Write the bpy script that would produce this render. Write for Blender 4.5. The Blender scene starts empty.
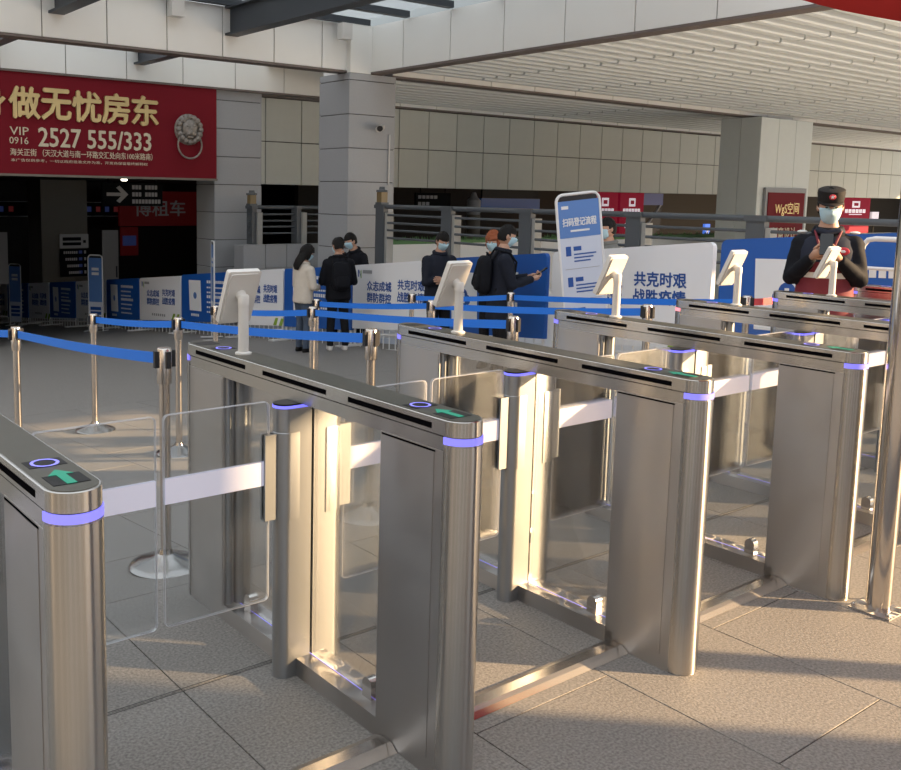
import bpy, bmesh, math, random
from mathutils import Vector, Matrix
random.seed(7)
S = bpy.context.scene
COL = S.collection
PI = math.pi

# ------------------------------------------------------------------ camera
CAM = Vector((-0.6286, -1.7230, 1.5741))
yaw, pitch, roll = -0.6379, 0.1235, 0.0163
fw = Vector((-math.sin(yaw)*math.cos(pitch), math.cos(yaw)*math.cos(pitch), -math.sin(pitch)))
r0 = Vector((math.cos(yaw), math.sin(yaw), 0)); u0 = r0.cross(fw)
rt = math.cos(roll)*r0 + math.sin(roll)*u0
up = -math.sin(roll)*r0 + math.cos(roll)*u0
cam_data = bpy.data.cameras.new('camera')
cam = bpy.data.objects.new('camera', cam_data); COL.objects.link(cam)
m = Matrix((rt, up, -fw)).transposed().to_4x4(); m.translation = CAM
cam.matrix_world = m
cam_data.sensor_fit = 'HORIZONTAL'; cam_data.sensor_width = 36
cam_data.lens = 946.03/901*36
cam_data.shift_x = 93.30/901; cam_data.shift_y = -73.09/901
cam_data.clip_end = 300
S.camera = cam

# ------------------------------------------------------------------ sky, sun, exposure
world = bpy.data.worlds.new('hazy_sky'); S.world = world; world.use_nodes = True
bg = world.node_tree.nodes['Background']
bg.inputs[0].default_value = (0.90, 0.95, 1.0, 1); bg.inputs[1].default_value = 1.5
SUN_AZ, SUN_EL = math.radians(-43), math.radians(17)
sd = bpy.data.lights.new('sun', 'SUN'); sun = bpy.data.objects.new('sun', sd); COL.objects.link(sun)
sd.energy = 17.0; sd.color = (1.0, 0.68, 0.37); sd.angle = math.radians(0.9)
sv = Vector((math.cos(SUN_AZ)*math.cos(SUN_EL), math.sin(SUN_AZ)*math.cos(SUN_EL), math.sin(SUN_EL)))
sun.rotation_euler = sv.to_track_quat('Z', 'Y').to_euler()
sun.location = sv*30
S.view_settings.view_transform = 'Standard'; S.view_settings.look = 'None'
S.view_settings.exposure = 0.0; S.view_settings.gamma = 1.0; S.view_settings.use_curve_mapping = False

# ------------------------------------------------------------------ materials
MATS = {}
def mat(name, col, rough=0.6, metal=0.0, noise=0.0, nscale=8.0, emit=None, estr=0.0, spec=0.5, bump=0.0, bscale=40, rand=0.0, coat=0.0):
    M = bpy.data.materials.new(name); M.use_nodes = True
    nt = M.node_tree; b = nt.nodes['Principled BSDF']
    b.inputs['Base Color'].default_value = (*col, 1); b.inputs['Roughness'].default_value = rough
    b.inputs['Metallic'].default_value = metal; b.inputs['Specular IOR Level'].default_value = spec
    if coat: b.inputs['Coat Weight'].default_value = coat
    src = None
    tc = nt.nodes.new('ShaderNodeTexCoord')
    if noise > 0:
        n = nt.nodes.new('ShaderNodeTexNoise'); n.inputs['Scale'].default_value = nscale; n.inputs['Detail'].default_value = 6
        nt.links.new(tc.outputs['Object'], n.inputs['Vector'])
        mx = nt.nodes.new('ShaderNodeMix'); mx.data_type = 'RGBA'
        mx.inputs[6].default_value = (*[c*(1-noise) for c in col], 1); mx.inputs[7].default_value = (*[min(1, c*(1+noise)) for c in col], 1)
        nt.links.new(n.outputs['Fac'], mx.inputs[0]); src = mx.outputs[2]
    if rand > 0:
        oi = nt.nodes.new('ShaderNodeObjectInfo')
        mr = nt.nodes.new('ShaderNodeMapRange'); mr.inputs[3].default_value = 1-rand; mr.inputs[4].default_value = 1+rand
        nt.links.new(oi.outputs['Random'], mr.inputs[0])
        hs = nt.nodes.new('ShaderNodeHueSaturation')
        if src: nt.links.new(src, hs.inputs['Color'])
        else: hs.inputs['Color'].default_value = (*col, 1)
        nt.links.new(mr.outputs[0], hs.inputs['Value']); src = hs.outputs[0]
    if src: nt.links.new(src, b.inputs['Base Color'])
    if bump > 0:
        n2 = nt.nodes.new('ShaderNodeTexNoise'); n2.inputs['Scale'].default_value = bscale; n2.inputs['Detail'].default_value = 4
        nt.links.new(tc.outputs['Object'], n2.inputs['Vector'])
        bp = nt.nodes.new('ShaderNodeBump'); bp.inputs['Strength'].default_value = bump; bp.inputs['Distance'].default_value = 0.01
        nt.links.new(n2.outputs['Fac'], bp.inputs['Height']); nt.links.new(bp.outputs[0], b.inputs['Normal'])
    if emit:
        b.inputs['Emission Color'].default_value = (*emit, 1); b.inputs['Emission Strength'].default_value = estr
    MATS[name] = M
    return M
def steel(name, col=(0.60, 0.57, 0.53), rough=0.40, aniso=1.0, wavy=0.0):
    # horizontally brushed steel: reflections smear up and down
    M = mat(name, col, rough, 1.0); nt = M.node_tree; b = nt.nodes['Principled BSDF']
    b.inputs['Anisotropic'].default_value = aniso
    cz = nt.nodes.new('ShaderNodeCombineXYZ'); cz.inputs[2].default_value = 1.0; cz.inputs[1].default_value = 0.02
    nt.links.new(cz.outputs[0], b.inputs['Tangent'])
    tc = nt.nodes.new('ShaderNodeTexCoord')
    if wavy:
        mp2 = nt.nodes.new('ShaderNodeMapping'); mp2.inputs['Scale'].default_value = (7, 7, 1.3)
        nt.links.new(tc.outputs['Object'], mp2.inputs['Vector'])
        n3 = nt.nodes.new('ShaderNodeTexNoise'); n3.inputs['Scale'].default_value = 1.0; n3.inputs['Detail'].default_value = 1
        nt.links.new(mp2.outputs[0], n3.inputs['Vector'])
        bp2 = nt.nodes.new('ShaderNodeBump'); bp2.inputs['Strength'].default_value = wavy; bp2.inputs['Distance'].default_value = 0.02
        nt.links.new(n3.outputs['Fac'], bp2.inputs['Height']); nt.links.new(bp2.outputs[0], b.inputs['Normal'])
    if not wavy: return M
    n4 = nt.nodes.new('ShaderNodeTexNoise'); n4.inputs['Scale'].default_value = 7; n4.inputs['Detail'].default_value = 3
    nt.links.new(tc.outputs['Object'], n4.inputs['Vector'])
    mr = nt.nodes.new('ShaderNodeMapRange'); mr.inputs[1].default_value = 0.3; mr.inputs[2].default_value = 0.75
    mr.inputs[3].default_value = rough*0.9; mr.inputs[4].default_value = rough*1.15
    nt.links.new(n4.outputs['Fac'], mr.inputs[0]); nt.links.new(mr.outputs[0], b.inputs['Roughness'])
    return M
def glassy(name, tint=(0.93, 0.95, 0.96), haze=0.05, refl=0.9):
    M = bpy.data.materials.new(name); M.use_nodes = True; nt = M.node_tree
    for n in list(nt.nodes): nt.nodes.remove(n)
    out = nt.nodes.new('ShaderNodeOutputMaterial')
    tr = nt.nodes.new('ShaderNodeBsdfTransparent'); tr.inputs[0].default_value = (*tint, 1)
    df = nt.nodes.new('ShaderNodeBsdfDiffuse'); df.inputs[0].default_value = (0.8, 0.8, 0.8, 1)
    gl = nt.nodes.new('ShaderNodeBsdfGlossy'); gl.inputs['Roughness'].default_value = 0.03
    fr = nt.nodes.new('ShaderNodeFresnel'); fr.inputs[0].default_value = 1.45
    mu = nt.nodes.new('ShaderNodeMath'); mu.operation = 'MULTIPLY'; mu.inputs[1].default_value = refl
    # smeary dirt on the pane
    tc = nt.nodes.new('ShaderNodeTexCoord'); n = nt.nodes.new('ShaderNodeTexNoise'); n.inputs['Scale'].default_value = 9; n.inputs['Detail'].default_value = 7
    nt.links.new(tc.outputs['Object'], n.inputs['Vector'])
    mr = nt.nodes.new('ShaderNodeMapRange'); mr.inputs[1].default_value = 0.35; mr.inputs[2].default_value = 0.8; mr.inputs[3].default_value = haze*0.4; mr.inputs[4].default_value = haze*2.2
    nt.links.new(n.outputs['Fac'], mr.inputs[0])
    m1 = nt.nodes.new('ShaderNodeMixShader'); m2 = nt.nodes.new('ShaderNodeMixShader')
    nt.links.new(mr.outputs[0], m1.inputs[0]); nt.links.new(tr.outputs[0], m1.inputs[1]); nt.links.new(df.outputs[0], m1.inputs[2])
    nt.links.new(fr.outputs[0], mu.inputs[0]); nt.links.new(mu.outputs[0], m2.inputs[0])
    nt.links.new(m1.outputs[0], m2.inputs[1]); nt.links.new(gl.outputs[0], m2.inputs[2])
    nt.links.new(m2.outputs[0], out.inputs[0]); MATS[name] = M
    return M
def frosted(name, col, trans=0.15):
    M = bpy.data.materials.new(name); M.use_nodes = True; nt = M.node_tree
    for n in list(nt.nodes): nt.nodes.remove(n)
    out = nt.nodes.new('ShaderNodeOutputMaterial')
    df = nt.nodes.new('ShaderNodeBsdfDiffuse'); df.inputs[0].default_value = (*col, 1)
    tl = nt.nodes.new('ShaderNodeBsdfTranslucent'); tl.inputs[0].default_value = (*col, 1)
    tr = nt.nodes.new('ShaderNodeBsdfTransparent')
    m1 = nt.nodes.new('ShaderNodeMixShader'); m1.inputs[0].default_value = 0.45
    m2 = nt.nodes.new('ShaderNodeMixShader'); m2.inputs[0].default_value = trans
    nt.links.new(df.outputs[0], m1.inputs[1]); nt.links.new(tl.outputs[0], m1.inputs[2])
    nt.links.new(m1.outputs[0], m2.inputs[1]); nt.links.new(tr.outputs[0], m2.inputs[2]); nt.links.new(m2.outputs[0], out.inputs[0])
    MATS[name] = M; return M

steel('steel', (0.50, 0.49, 0.47), 0.25, 0.97); steel('steel_side', (0.45, 0.43, 0.415), 0.36, 0.95, 0.25); steel('steel_col', (0.36, 0.37, 0.38), 0.44, 0.68); steel('steel_base', (0.34, 0.33, 0.32), 0.2, 0.0)
steel('steel_post', (0.60, 0.56, 0.52), 0.22, 0.6); steel('chrome', (0.62, 0.59, 0.56), 0.14, 0.0)
mat('top_plate', (0.15, 0.143, 0.118), 0.34, 0.9, noise=0.08, nscale=20)
glassy('acrylic', haze=0.035); mat('frost_strip', (0.80, 0.79, 0.86), 0.5, emit=(0.68, 0.68, 1.0), estr=0.17); frosted('acrylic_edge', (0.88, 0.89, 0.95), 0.4)
glassy('clear_glass', (0.96, 0.97, 0.97), 0.012, 0.55)
mat('black_plastic', (0.015, 0.015, 0.017), 0.35); mat('slot_black', (0.004, 0.004, 0.005), 1.0, spec=0.0)
mat('white_plastic', (0.66, 0.645, 0.61), 0.38); mat('screen_black', (0.01, 0.01, 0.012), 0.1)
mat('led_blue', (0.2, 0.2, 0.9), 0.4, emit=(0.16, 0.16, 1.0), estr=1.25)
mat('led_ring', (0.25, 0.25, 0.6), 0.4, emit=(0.20, 0.18, 1.0), estr=0.9)
mat('led_dim', (0.4, 0.4, 0.9), 0.4, emit=(0.25, 0.22, 1.0), estr=0.5)
mat('led_pink', (0.9, 0.4, 0.45), 0.4, emit=(1.0, 0.30, 0.38), estr=0.8)
mat('led_green', (0.0, 0.16, 0.10), 0.4, emit=(0.02, 0.50, 0.30), estr=0.36)
mat('dark_glass', (0.006, 0.006, 0.008), 0.3, spec=0.15)
mat('red_led', (0.8, 0.05, 0.05), 0.4, emit=(1, 0.1, 0.1), estr=1.0)
mat('belt_blue', (0.008, 0.18, 0.78), 0.5, bump=0.1, bscale=120); mat('belt_red', (0.75, 0.09, 0.10), 0.5)
mat('bounce_stone', (0.50, 0.54, 0.62), 0.6, noise=0.05)  # pale cool stone chosen to bounce light up to the slats
mat('tile', (0.215, 0.203, 0.188), 0.6, noise=0.95, nscale=110, bump=0.25, bscale=150, rand=0.05)
mat('bed', (0.10, 0.095, 0.09), 0.9)
mat('groove', (0.04, 0.04, 0.04), 0.8)
mat('clad', (0.35, 0.365, 0.38), 0.5, noise=0.06, nscale=30, rand=0.02, bump=0.08, bscale=90)
mat('clad_light', (0.70, 0.75, 0.73), 0.45, noise=0.03, nscale=6, rand=0.015)
mat('added_pier', (0.42, 0.43, 0.45), 0.6, noise=0.05)  # piers, bands and glass of the added facades, toned for steel reflections
mat('added_band', (0.20, 0.20, 0.21), 0.6, noise=0.05)
mat('added_glass', (0.03, 0.035, 0.04), 0.1)
mat('joint_dark', (0.07, 0.065, 0.06), 0.8)
mat('beige_panel', (0.55, 0.57, 0.515), 0.5, noise=0.04, nscale=5, rand=0.03)
mat('beam_white', (0.85, 0.85, 0.81), 0.4, noise=0.02, nscale=3, rand=0.012)
mat('beam_brown', (0.16, 0.13, 0.115), 0.6)
mat('slat_white', (0.76, 0.81, 0.82), 0.5, rand=0.02); mat('ceiling_back', (0.50, 0.54, 0.54), 0.7)
mat('steel_dark', (0.035, 0.042, 0.052), 0.5); mat('pane_white', (0.85, 0.88, 0.88), 0.4)
frosted('skylight', (0.92, 0.95, 0.97), 0.7)
mat('sign_red', (0.19, 0.010, 0.019), 0.6, spec=0.12, noise=0.05, nscale=2); mat('gold', (0.62, 0.47, 0.22), 0.38, 0.6, noise=0.25, nscale=2.5)
mat('gold_light', (0.70, 0.62, 0.45), 0.5); mat('silver_print', (0.30, 0.27, 0.24), 0.45, 0.3, noise=0.5, nscale=14)
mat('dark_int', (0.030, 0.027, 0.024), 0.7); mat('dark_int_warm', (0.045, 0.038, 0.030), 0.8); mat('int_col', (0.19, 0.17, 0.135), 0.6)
mat('int_floor', (0.16, 0.15, 0.14), 0.5)
mat('sign_black', (0.008, 0.009, 0.010), 0.8, spec=0.1); mat('print_white', (0.75, 0.75, 0.75), 0.6); mat('print_grey', (0.35, 0.36, 0.38), 0.6)
mat('board_blue', (0.012, 0.10, 0.42), 0.42); mat('board_white', (0.84, 0.85, 0.88), 0.45, bump=0.05, bscale=4); mat('print_blue', (0.015, 0.08, 0.33), 0.5)
mat('code_white', (0.80, 0.81, 0.83), 0.5); mat('leaf_green', (0.25, 0.40, 0.05), 0.6); mat('barrier_white', (0.74, 0.74, 0.74), 0.4)
mat('sign_blue', (0.10, 0.22, 0.52), 0.4); mat('sign_pale', (0.58, 0.63, 0.74), 0.4)
mat('rail_dark', (0.085, 0.097, 0.108), 0.45); mat('rail_stone', (0.36, 0.36, 0.34), 0.7, noise=0.1, nscale=20); mat('lamp_amber', (0.22, 0.16, 0.07), 0.4)
mat('turf', (0.13, 0.26, 0.11), 0.9, noise=0.3, nscale=40); mat('wall_white', (0.86, 0.86, 0.84), 0.6)
mat('red_light', (0.20, 0.006, 0.022), 0.6, spec=0.1, emit=(0.65, 0.02, 0.07), estr=0.16); mat('glow_white', (0.9, 0.85, 0.95), 0.5, emit=(0.9, 0.82, 0.95), estr=0.35)
mat('glow_blue', (0.1, 0.25, 0.9), 0.5, emit=(0.08, 0.22, 0.9), estr=0.8)
mat('lamp_glow', (1, 0.95, 0.8), 0.5, emit=(1, 0.93, 0.75), estr=6)
mat('icon_dim', (0.06, 0.09, 0.25), 0.5, emit=(0.10, 0.16, 0.6), estr=0.05); mat('icon_dim_red', (0.22, 0.03, 0.03), 0.5, emit=(0.6, 0.06, 0.06), estr=0.05)
mat('dim_red', (0.24, 0.008, 0.007), 0.6, emit=(0.5, 0.01, 0.01), estr=0.02)
mat('dim_white', (0.34, 0.33, 0.32), 0.6, emit=(0.6, 0.57, 0.55), estr=0.025)
mat('tent_red', (0.55, 0.03, 0.03), 0.7, bump=0.15, bscale=12); mat('skin', (0.50, 0.29, 0.20), 0.5, noise=0.06, nscale=30)
mat('hair_black', (0.012, 0.011, 0.011), 0.45, spec=0.15, bump=0.6, bscale=160); mat('hair_red', (0.30, 0.075, 0.02), 0.5, bump=0.6, bscale=160)
mat('mask_blue', (0.45, 0.66, 0.76), 0.7); mat('eye_dark', (0.02, 0.015, 0.012), 0.2)
mat('coat_black', (0.009, 0.010, 0.014), 0.75, spec=0.15, noise=0.25, nscale=25, bump=0.35, bscale=16); mat('coat_navy', (0.016, 0.019, 0.030), 0.75, spec=0.15, noise=0.2, nscale=25, bump=0.3, bscale=14)
mat('coat_white', (0.66, 0.60, 0.52), 0.8, noise=0.08, nscale=18, bump=0.4, bscale=18); mat('coat_grey', (0.17, 0.17, 0.16), 0.8, noise=0.2, nscale=20, bump=0.3, bscale=16)
mat('jeans', (0.060, 0.085, 0.13), 0.8, noise=0.2, nscale=30); mat('trouser_black', (0.014, 0.014, 0.016), 0.8, spec=0.15); mat('shoe_white', (0.72, 0.70, 0.68), 0.5)
mat('shoe_black', (0.012, 0.012, 0.012), 0.4, spec=0.15); mat('vest_maroon', (0.16, 0.012, 0.025), 0.65, bump=0.3, bscale=20); mat('vest_navy', (0.022, 0.026, 0.042), 0.7, spec=0.15, bump=0.3, bscale=20)
mat('reflective', (0.72, 0.72, 0.70), 0.35); mat('badge_red', (0.55, 0.03, 0.05), 0.5); mat('phone_black', (0.01, 0.01, 0.012), 0.15); mat('cap_black', (0.020, 0.018, 0.017), 0.7, spec=0.15, bump=0.2, bscale=60)
mat('paper', (0.75, 0.74, 0.72), 0.7)

# ------------------------------------------------------------------ mesh helpers
class MB:
    def __init__(s): s.v = []; s.f = []; s.m = []
    def add(s, vs, fs, mi=0):
        o = len(s.v); s.v += [tuple(v) for v in vs]; s.f += [[i+o for i in f] for f in fs]; s.m += [mi]*len(fs)
    def box(s, a, b, mi=0):
        (x0, y0, z0), (x1, y1, z1) = a, b
        s.add([(x0,y0,z0),(x1,y0,z0),(x1,y1,z0),(x0,y1,z0),(x0,y0,z1),(x1,y0,z1),(x1,y1,z1),(x0,y1,z1)],
              [(0,3,2,1),(4,5,6,7),(0,1,5,4),(1,2,6,5),(2,3,7,6),(3,0,4,7)], mi); return s
    def cbox(s, a, b, c=0.004, mi=0):
        # box with its edges on the y faces chamfered (panels)
        (x0, y0, z0), (x1, y1, z1) = a, b
        s.add([(x0+c,y0,z0+c),(x1-c,y0,z0+c),(x1-c,y0,z1-c),(x0+c,y0,z1-c),(x0,y0+c,z0),(x1,y0+c,z0),(x1,y0+c,z1),(x0,y0+c,z1),(x0,y1,z0),(x1,y1,z0),(x1,y1,z1),(x0,y1,z1)],
              [(0,1,2,3),(4,5,1,0),(5,6,2,1),(6,7,3,2),(7,4,0,3),(8,9,5,4),(9,10,6,5),(10,11,7,6),(11,8,4,7),(11,10,9,8)], mi); return s
    def prism(s, poly, z0, z1, mi=0, bev=0.0):
        # polygon in XY (counter-clockwise), extruded in z; optional bevelled top rim
        n = len(poly)
        cx = sum(p[0] for p in poly)/n; cy = sum(p[1] for p in poly)/n
        rings = [[(x,y,z0) for x,y in poly]]
        if bev:
            rings.append([(x,y,z1-bev) for x,y in poly])
            ins = []
            for i,(x,y) in enumerate(poly):
                a = Vector(poly[i-1]); c = Vector(poly[(i+1)%n]); t = (c-a).normalized(); nn = Vector((-t.y, t.x))
                ins.append((x+nn.x*bev, y+nn.y*bev, z1))
            rings.append(ins)
        else: rings.append([(x,y,z1) for x,y in poly])
        vs = [v for r in rings for v in r]; fs = []
        for k in range(len(rings)-1):
            for i in range(n):
                j = (i+1)%n; fs.append((k*n+i, k*n+j, (k+1)*n+j, (k+1)*n+i))
        fs.append(tuple(range(n-1,-1,-1))); fs.append(tuple((len(rings)-1)*n+i for i in range(n)))
        s.add(vs, fs, mi); return s
    def tube(s, pts, r, n=12, mi=0, cap=True):
        pts = [Vector(p) for p in pts]; rs = r if isinstance(r, (list, tuple)) else [r]*len(pts)
        o = len(s.v); prev = None
        for i, p in enumerate(pts):
            t = (pts[min(i+1,len(pts)-1)]-pts[max(i-1,0)]).normalized()
            if prev is None:
                a = Vector((0,0,1)) if abs(t.z) < 0.9 else Vector((1,0,0)); x = t.cross(a).normalized()
            else: x = (prev - t*prev.dot(t)).normalized()
            prev = x; y = t.cross(x)
            for k in range(n):
                an = 2*PI*k/n; s.v.append(tuple(p + (x*math.cos(an)+y*math.sin(an))*rs[i]))
        for i in range(len(pts)-1):
            for k in range(n):
                k2 = (k+1)%n; s.f.append([o+i*n+k, o+i*n+k2, o+(i+1)*n+k2, o+(i+1)*n+k]); s.m.append(mi)
        if cap:
            s.f.append([o+k for k in range(n-1,-1,-1)]); s.m.append(mi); s.f.append([o+(len(pts)-1)*n+k for k in range(n)]); s.m.append(mi)
        return s
    def lathe(s, prof, c=(0,0,0), n=24, mi=0):
        o = len(s.v); cx, cy, cz = c
        for r, z in prof:
            for k in range(n): s.v.append((cx+r*math.cos(2*PI*k/n), cy+r*math.sin(2*PI*k/n), cz+z))
        for i in range(len(prof)-1):
            for k in range(n):
                k2 = (k+1)%n; s.f.append([o+i*n+k, o+i*n+k2, o+(i+1)*n+k2, o+(i+1)*n+k]); s.m.append(mi)
        s.f.append([o+k for k in range(n-1,-1,-1)]); s.m.append(mi)
        s.f.append([o+(len(prof)-1)*n+k for k in range(n)]); s.m.append(mi); return s
    def loft(s, rings, mi=0):
        # rings: (centre, rx, ry) horizontal ellipses, capped
        n = 20; o = len(s.v)
        for c, rx, ry in rings:
            for k in range(n): s.v.append((c[0]+rx*math.cos(2*PI*k/n), c[1]+ry*math.sin(2*PI*k/n), c[2]))
        for i in range(len(rings)-1):
            for k in range(n):
                k2 = (k+1)%n; s.f.append([o+i*n+k, o+i*n+k2, o+(i+1)*n+k2, o+(i+1)*n+k]); s.m.append(mi)
        s.f.append([o+k for k in range(n-1,-1,-1)]); s.m.append(mi); s.f.append([o+(len(rings)-1)*n+k for k in range(n)]); s.m.append(mi)
        return s
    def ball(s, c, r, nu=14, nv=9, mi=0, fn=None):
        o = len(s.v); c = Vector(c); r = r if isinstance(r, (tuple, list)) else (r,r,r)
        for j in range(nv+1):
            th = PI*j/nv
            for k in range(nu):
                ph = 2*PI*k/nu; d = Vector((math.sin(th)*math.cos(ph), math.sin(th)*math.sin(ph), math.cos(th)))
                q = Vector((d.x*r[0], d.y*r[1], d.z*r[2]))
                if fn: q = fn(d, q)
                s.v.append(tuple(c+q))
        for j in range(nv):
            for k in range(nu):
                k2 = (k+1)%nu; s.f.append([o+j*nu+k, o+(j+1)*nu+k, o+(j+1)*nu+k2, o+j*nu+k2]); s.m.append(mi)
        return s
    def xform(s, M):
        s.v = [tuple(M @ Vector(v)) for v in s.v]; return s
    def mesh(s, name, mats, smooth=True):
        me = bpy.data.meshes.new(name); me.from_pydata(s.v, [], s.f)
        for q in (mats if isinstance(mats, (list, tuple)) else [mats]): me.materials.append(MATS[q])
        for p, mi in zip(me.polygons, s.m): p.material_index = mi
        me.validate()
        if smooth:
            me.polygons.foreach_set('use_smooth', [True]*len(me.polygons)); me.set_sharp_from_angle(angle=math.radians(38))
        return me
    def build(s, name, mats, parent=None, loc=None, smooth=True):
        return obj(name, s.mesh(name, mats, smooth), parent, loc)
def obj(name, data, parent=None, loc=None, rot=None):
    o = bpy.data.objects.new(name, data); COL.objects.link(o)
    if parent is not None: o.parent = parent
    if loc is not None: o.location = loc
    if rot is not None: o.rotation_euler = rot
    return o
def thing(name, label, cat, loc=(0,0,0), rz=0, group=None):
    o = bpy.data.objects.new(name, None); COL.objects.link(o); o.empty_display_size = 0.1
    o.location = loc; o.rotation_euler = (0,0,rz); tag(o, label, cat, group); return o
def tag(o, label, cat, group=None):
    o['label'] = label; o['category'] = cat
    if group: o['group'] = group
    return o
def struct(name, mb, m, smooth=False):
    o = mb.build(name, m, smooth=smooth) if isinstance(mb, MB) else obj(name, mb)
    o['kind'] = 'structure'; return o
def copy_tree(o, parent=None):
    c = o.copy(); COL.objects.link(c); c.parent = parent
    for ch in o.children: copy_tree(ch, c)
    return c
_txt = {}
def text_mesh(body, w, h, m, depth=0.0, bold=0.0, spacing=1.0):
    # lettering standing in the XZ plane, facing -y, centred on the origin, fitted to w x h
    key = (body, w, h, m, depth, bold)
    if key in _txt: return _txt[key]
    cu = bpy.data.curves.new('lettering', 'FONT'); cu.body = body; cu.resolution_u = 2; cu.extrude = 0.0
    cu.space_character = spacing; cu.space_line = 1.0
    t = bpy.data.objects.new('tmp', cu); COL.objects.link(t)
    dg = bpy.context.evaluated_depsgraph_get()
    me = bpy.data.meshes.new_from_object(t.evaluated_get(dg)); bpy.data.objects.remove(t)
    xs = [v.co.x for v in me.vertices]; ys = [v.co.y for v in me.vertices]
    x0, x1, y0, y1 = min(xs), max(xs), min(ys), max(ys)
    sx = w/(x1-x0); sy = h/(y1-y0)
    bm = bmesh.new(); bm.from_mesh(me)
    for v in bm.verts:
        x, y = v.co.x, v.co.y; v.co = ((x-(x0+x1)/2)*sx, 0, (y-(y0+y1)/2)*sy)
    if depth:
        r = bmesh.ops.extrude_face_region(bm, geom=bm.faces[:])
        for v in [g for g in r['geom'] if isinstance(g, bmesh.types.BMVert)]: v.co.y -= depth
        bmesh.ops.recalc_face_normals(bm, faces=bm.faces[:])
    if bold:
        base = bm.copy(); tmp = bpy.data.meshes.new('t')
        for i, (dx, dz) in enumerate(((1,0),(-1,0),(0,1),(0,-1))):
            b2 = base.copy()
            for v in b2.verts: v.co += Vector((dx*bold*h, -0.00008*(i+1), dz*bold*h))
            b2.to_mesh(tmp); b2.free(); bm.from_mesh(tmp)
        base.free(); bpy.data.meshes.remove(tmp)
    bm.to_mesh(me); bm.free(); me.materials.clear(); me.materials.append(MATS[m]); me.name = 'lettering'
    _txt[key] = me; return me
def letter(parent, body, x, z, w, h, m, y=-0.003, depth=0.002, bold=0.0, name='lettering'):
    return obj(name, text_mesh(body, w, h, m, depth, bold), parent, (x, y, z))
def stadium(x0, x1, y0, y1, n=12, along='y'):
    # stadium outline counter-clockwise, round ends along the given axis
    pts = []
    if along == 'y':
        r = (x1-x0)/2; cx = (x0+x1)/2
        for k in range(n+1): a = PI+PI*k/n; pts.append((cx+r*math.cos(a), y0+r+r*math.sin(a)))
        for k in range(n+1): a = PI*k/n; pts.append((cx+r*math.cos(a), y1-r+r*math.sin(a)))
    return pts
def bullet(x0, x1, y0, y1, end, n=12, along='y'):
    # one round end
    pts = []
    if along == 'y':
        r = (x1-x0)/2; cx = (x0+x1)/2
        if end < 0:
            pts = [(cx+r*math.cos(PI+PI*k/n), y0+r+r*math.sin(PI+PI*k/n)) for k in range(n+1)] + [(x1,y1),(x0,y1)]
        else:
            pts = [(x0,y0),(x1,y0)] + [(cx+r*math.cos(PI*k/n), y1-r+r*math.sin(PI*k/n)) for k in range(n+1)]
    else:
        r = (y1-y0)/2; cy = (y0+y1)/2
        if end < 0:
            pts = [(x0+r+r*math.cos(PI/2+PI*k/n), cy+r*math.sin(PI/2+PI*k/n)) for k in range(n+1)] + [(x1,y0),(x1,y1)]
        else:
            pts = [(x0,y1),(x0,y0)] + [(x1-r+r*math.cos(-PI/2+PI*k/n), cy+r*math.sin(-PI/2+PI*k/n)) for k in range(n+1)]
    return pts
def rrect(x0, x1, z0, z1, r, n=6, corners=(1,1,1,1)):
    # rounded rectangle in (x,z): order bottom-left, bottom-right, top-right, top-left
    pts = []
    for (cx, cz, a0), on in zip(((x0+r,z0+r,PI),(x1-r,z0+r,1.5*PI),(x1-r,z1-r,0),(x0+r,z1-r,0.5*PI)), corners):
        if on: pts += [(cx+r*math.cos(a0+PI/2*k/n), cz+r*math.sin(a0+PI/2*k/n)) for k in range(n+1)]
        else: pts.append((x0 if cx < (x0+x1)/2 else x1, z0 if cz < (z0+z1)/2 else z1))
    return pts
def slab(poly, y0, y1, mb=None, mi=0):
    # polygon in XZ extruded along y
    mb = mb or MB(); n = len(poly)
    vs = [(x,y0,z) for x,z in poly]+[(x,y1,z) for x,z in poly]
    fs = [tuple(range(n)), tuple(range(2*n-1,n-1,-1))]+[((i+1)%n, i, n+i, n+(i+1)%n) for i in range(n)]
    mb.add(vs, fs, mi); return mb

SLOPE_Y, SLOPE = 1.62, 0.09
def ground(y): return 0.0 if y < SLOPE_Y else -SLOPE*(y-SLOPE_Y)
TILT = math.atan(SLOPE)

# ================================================================== SETTING
# ---- floor: a bed, individual paving slabs near the gates, plain paving further off
fl = MB(); 
fl.add([(-9,-9,-0.014),(60,-9,-0.014),(60,SLOPE_Y,-0.014),(-9,SLOPE_Y,-0.014),(60,34,ground(34)-0.014),(-9,34,ground(34)-0.014)], [(0,1,2,3),(3,2,4,5)])
floor = struct('floor', fl, 'bed')
TX, TY = 0.6, 1.2
tile_me = {}
def tile(x0, x1, y0, y1, sloped):
    key = (round(x1-x0,3), round(y1-y0,3)); g = 0.0018; c = 0.0012
    if key not in tile_me:
        a, b = key
        mb = MB(); X0, X1, Y0, Y1 = g, a-g, g, b-g
        mb.add([(X0,Y0,-0.014),(X1,Y0,-0.014),(X1,Y1,-0.014),(X0,Y1,-0.014),(X0,Y0,-c),(X1,Y0,-c),(X1,Y1,-c),(X0,Y1,-c),(X0+c,Y0+c,0),(X1-c,Y0+c,0),(X1-c,Y1-c,0),(X0+c,Y1-c,0)],
               [(0,1,5,4),(1,2,6,5),(2,3,7,6),(3,0,4,7),(4,5,9,8),(5,6,10,9),(6,7,11,10),(7,4,8,11),(8,9,10,11)])
        tile_me[key] = mb.mesh('paving_slab', 'tile', False)
    if sloped: obj('paving_slab', tile_me[key], floor, (x0, y0, ground(y0)), (-TILT,0,0))
    else: obj('paving_slab', tile_me[key], floor, (x0, y0, 0))
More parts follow.
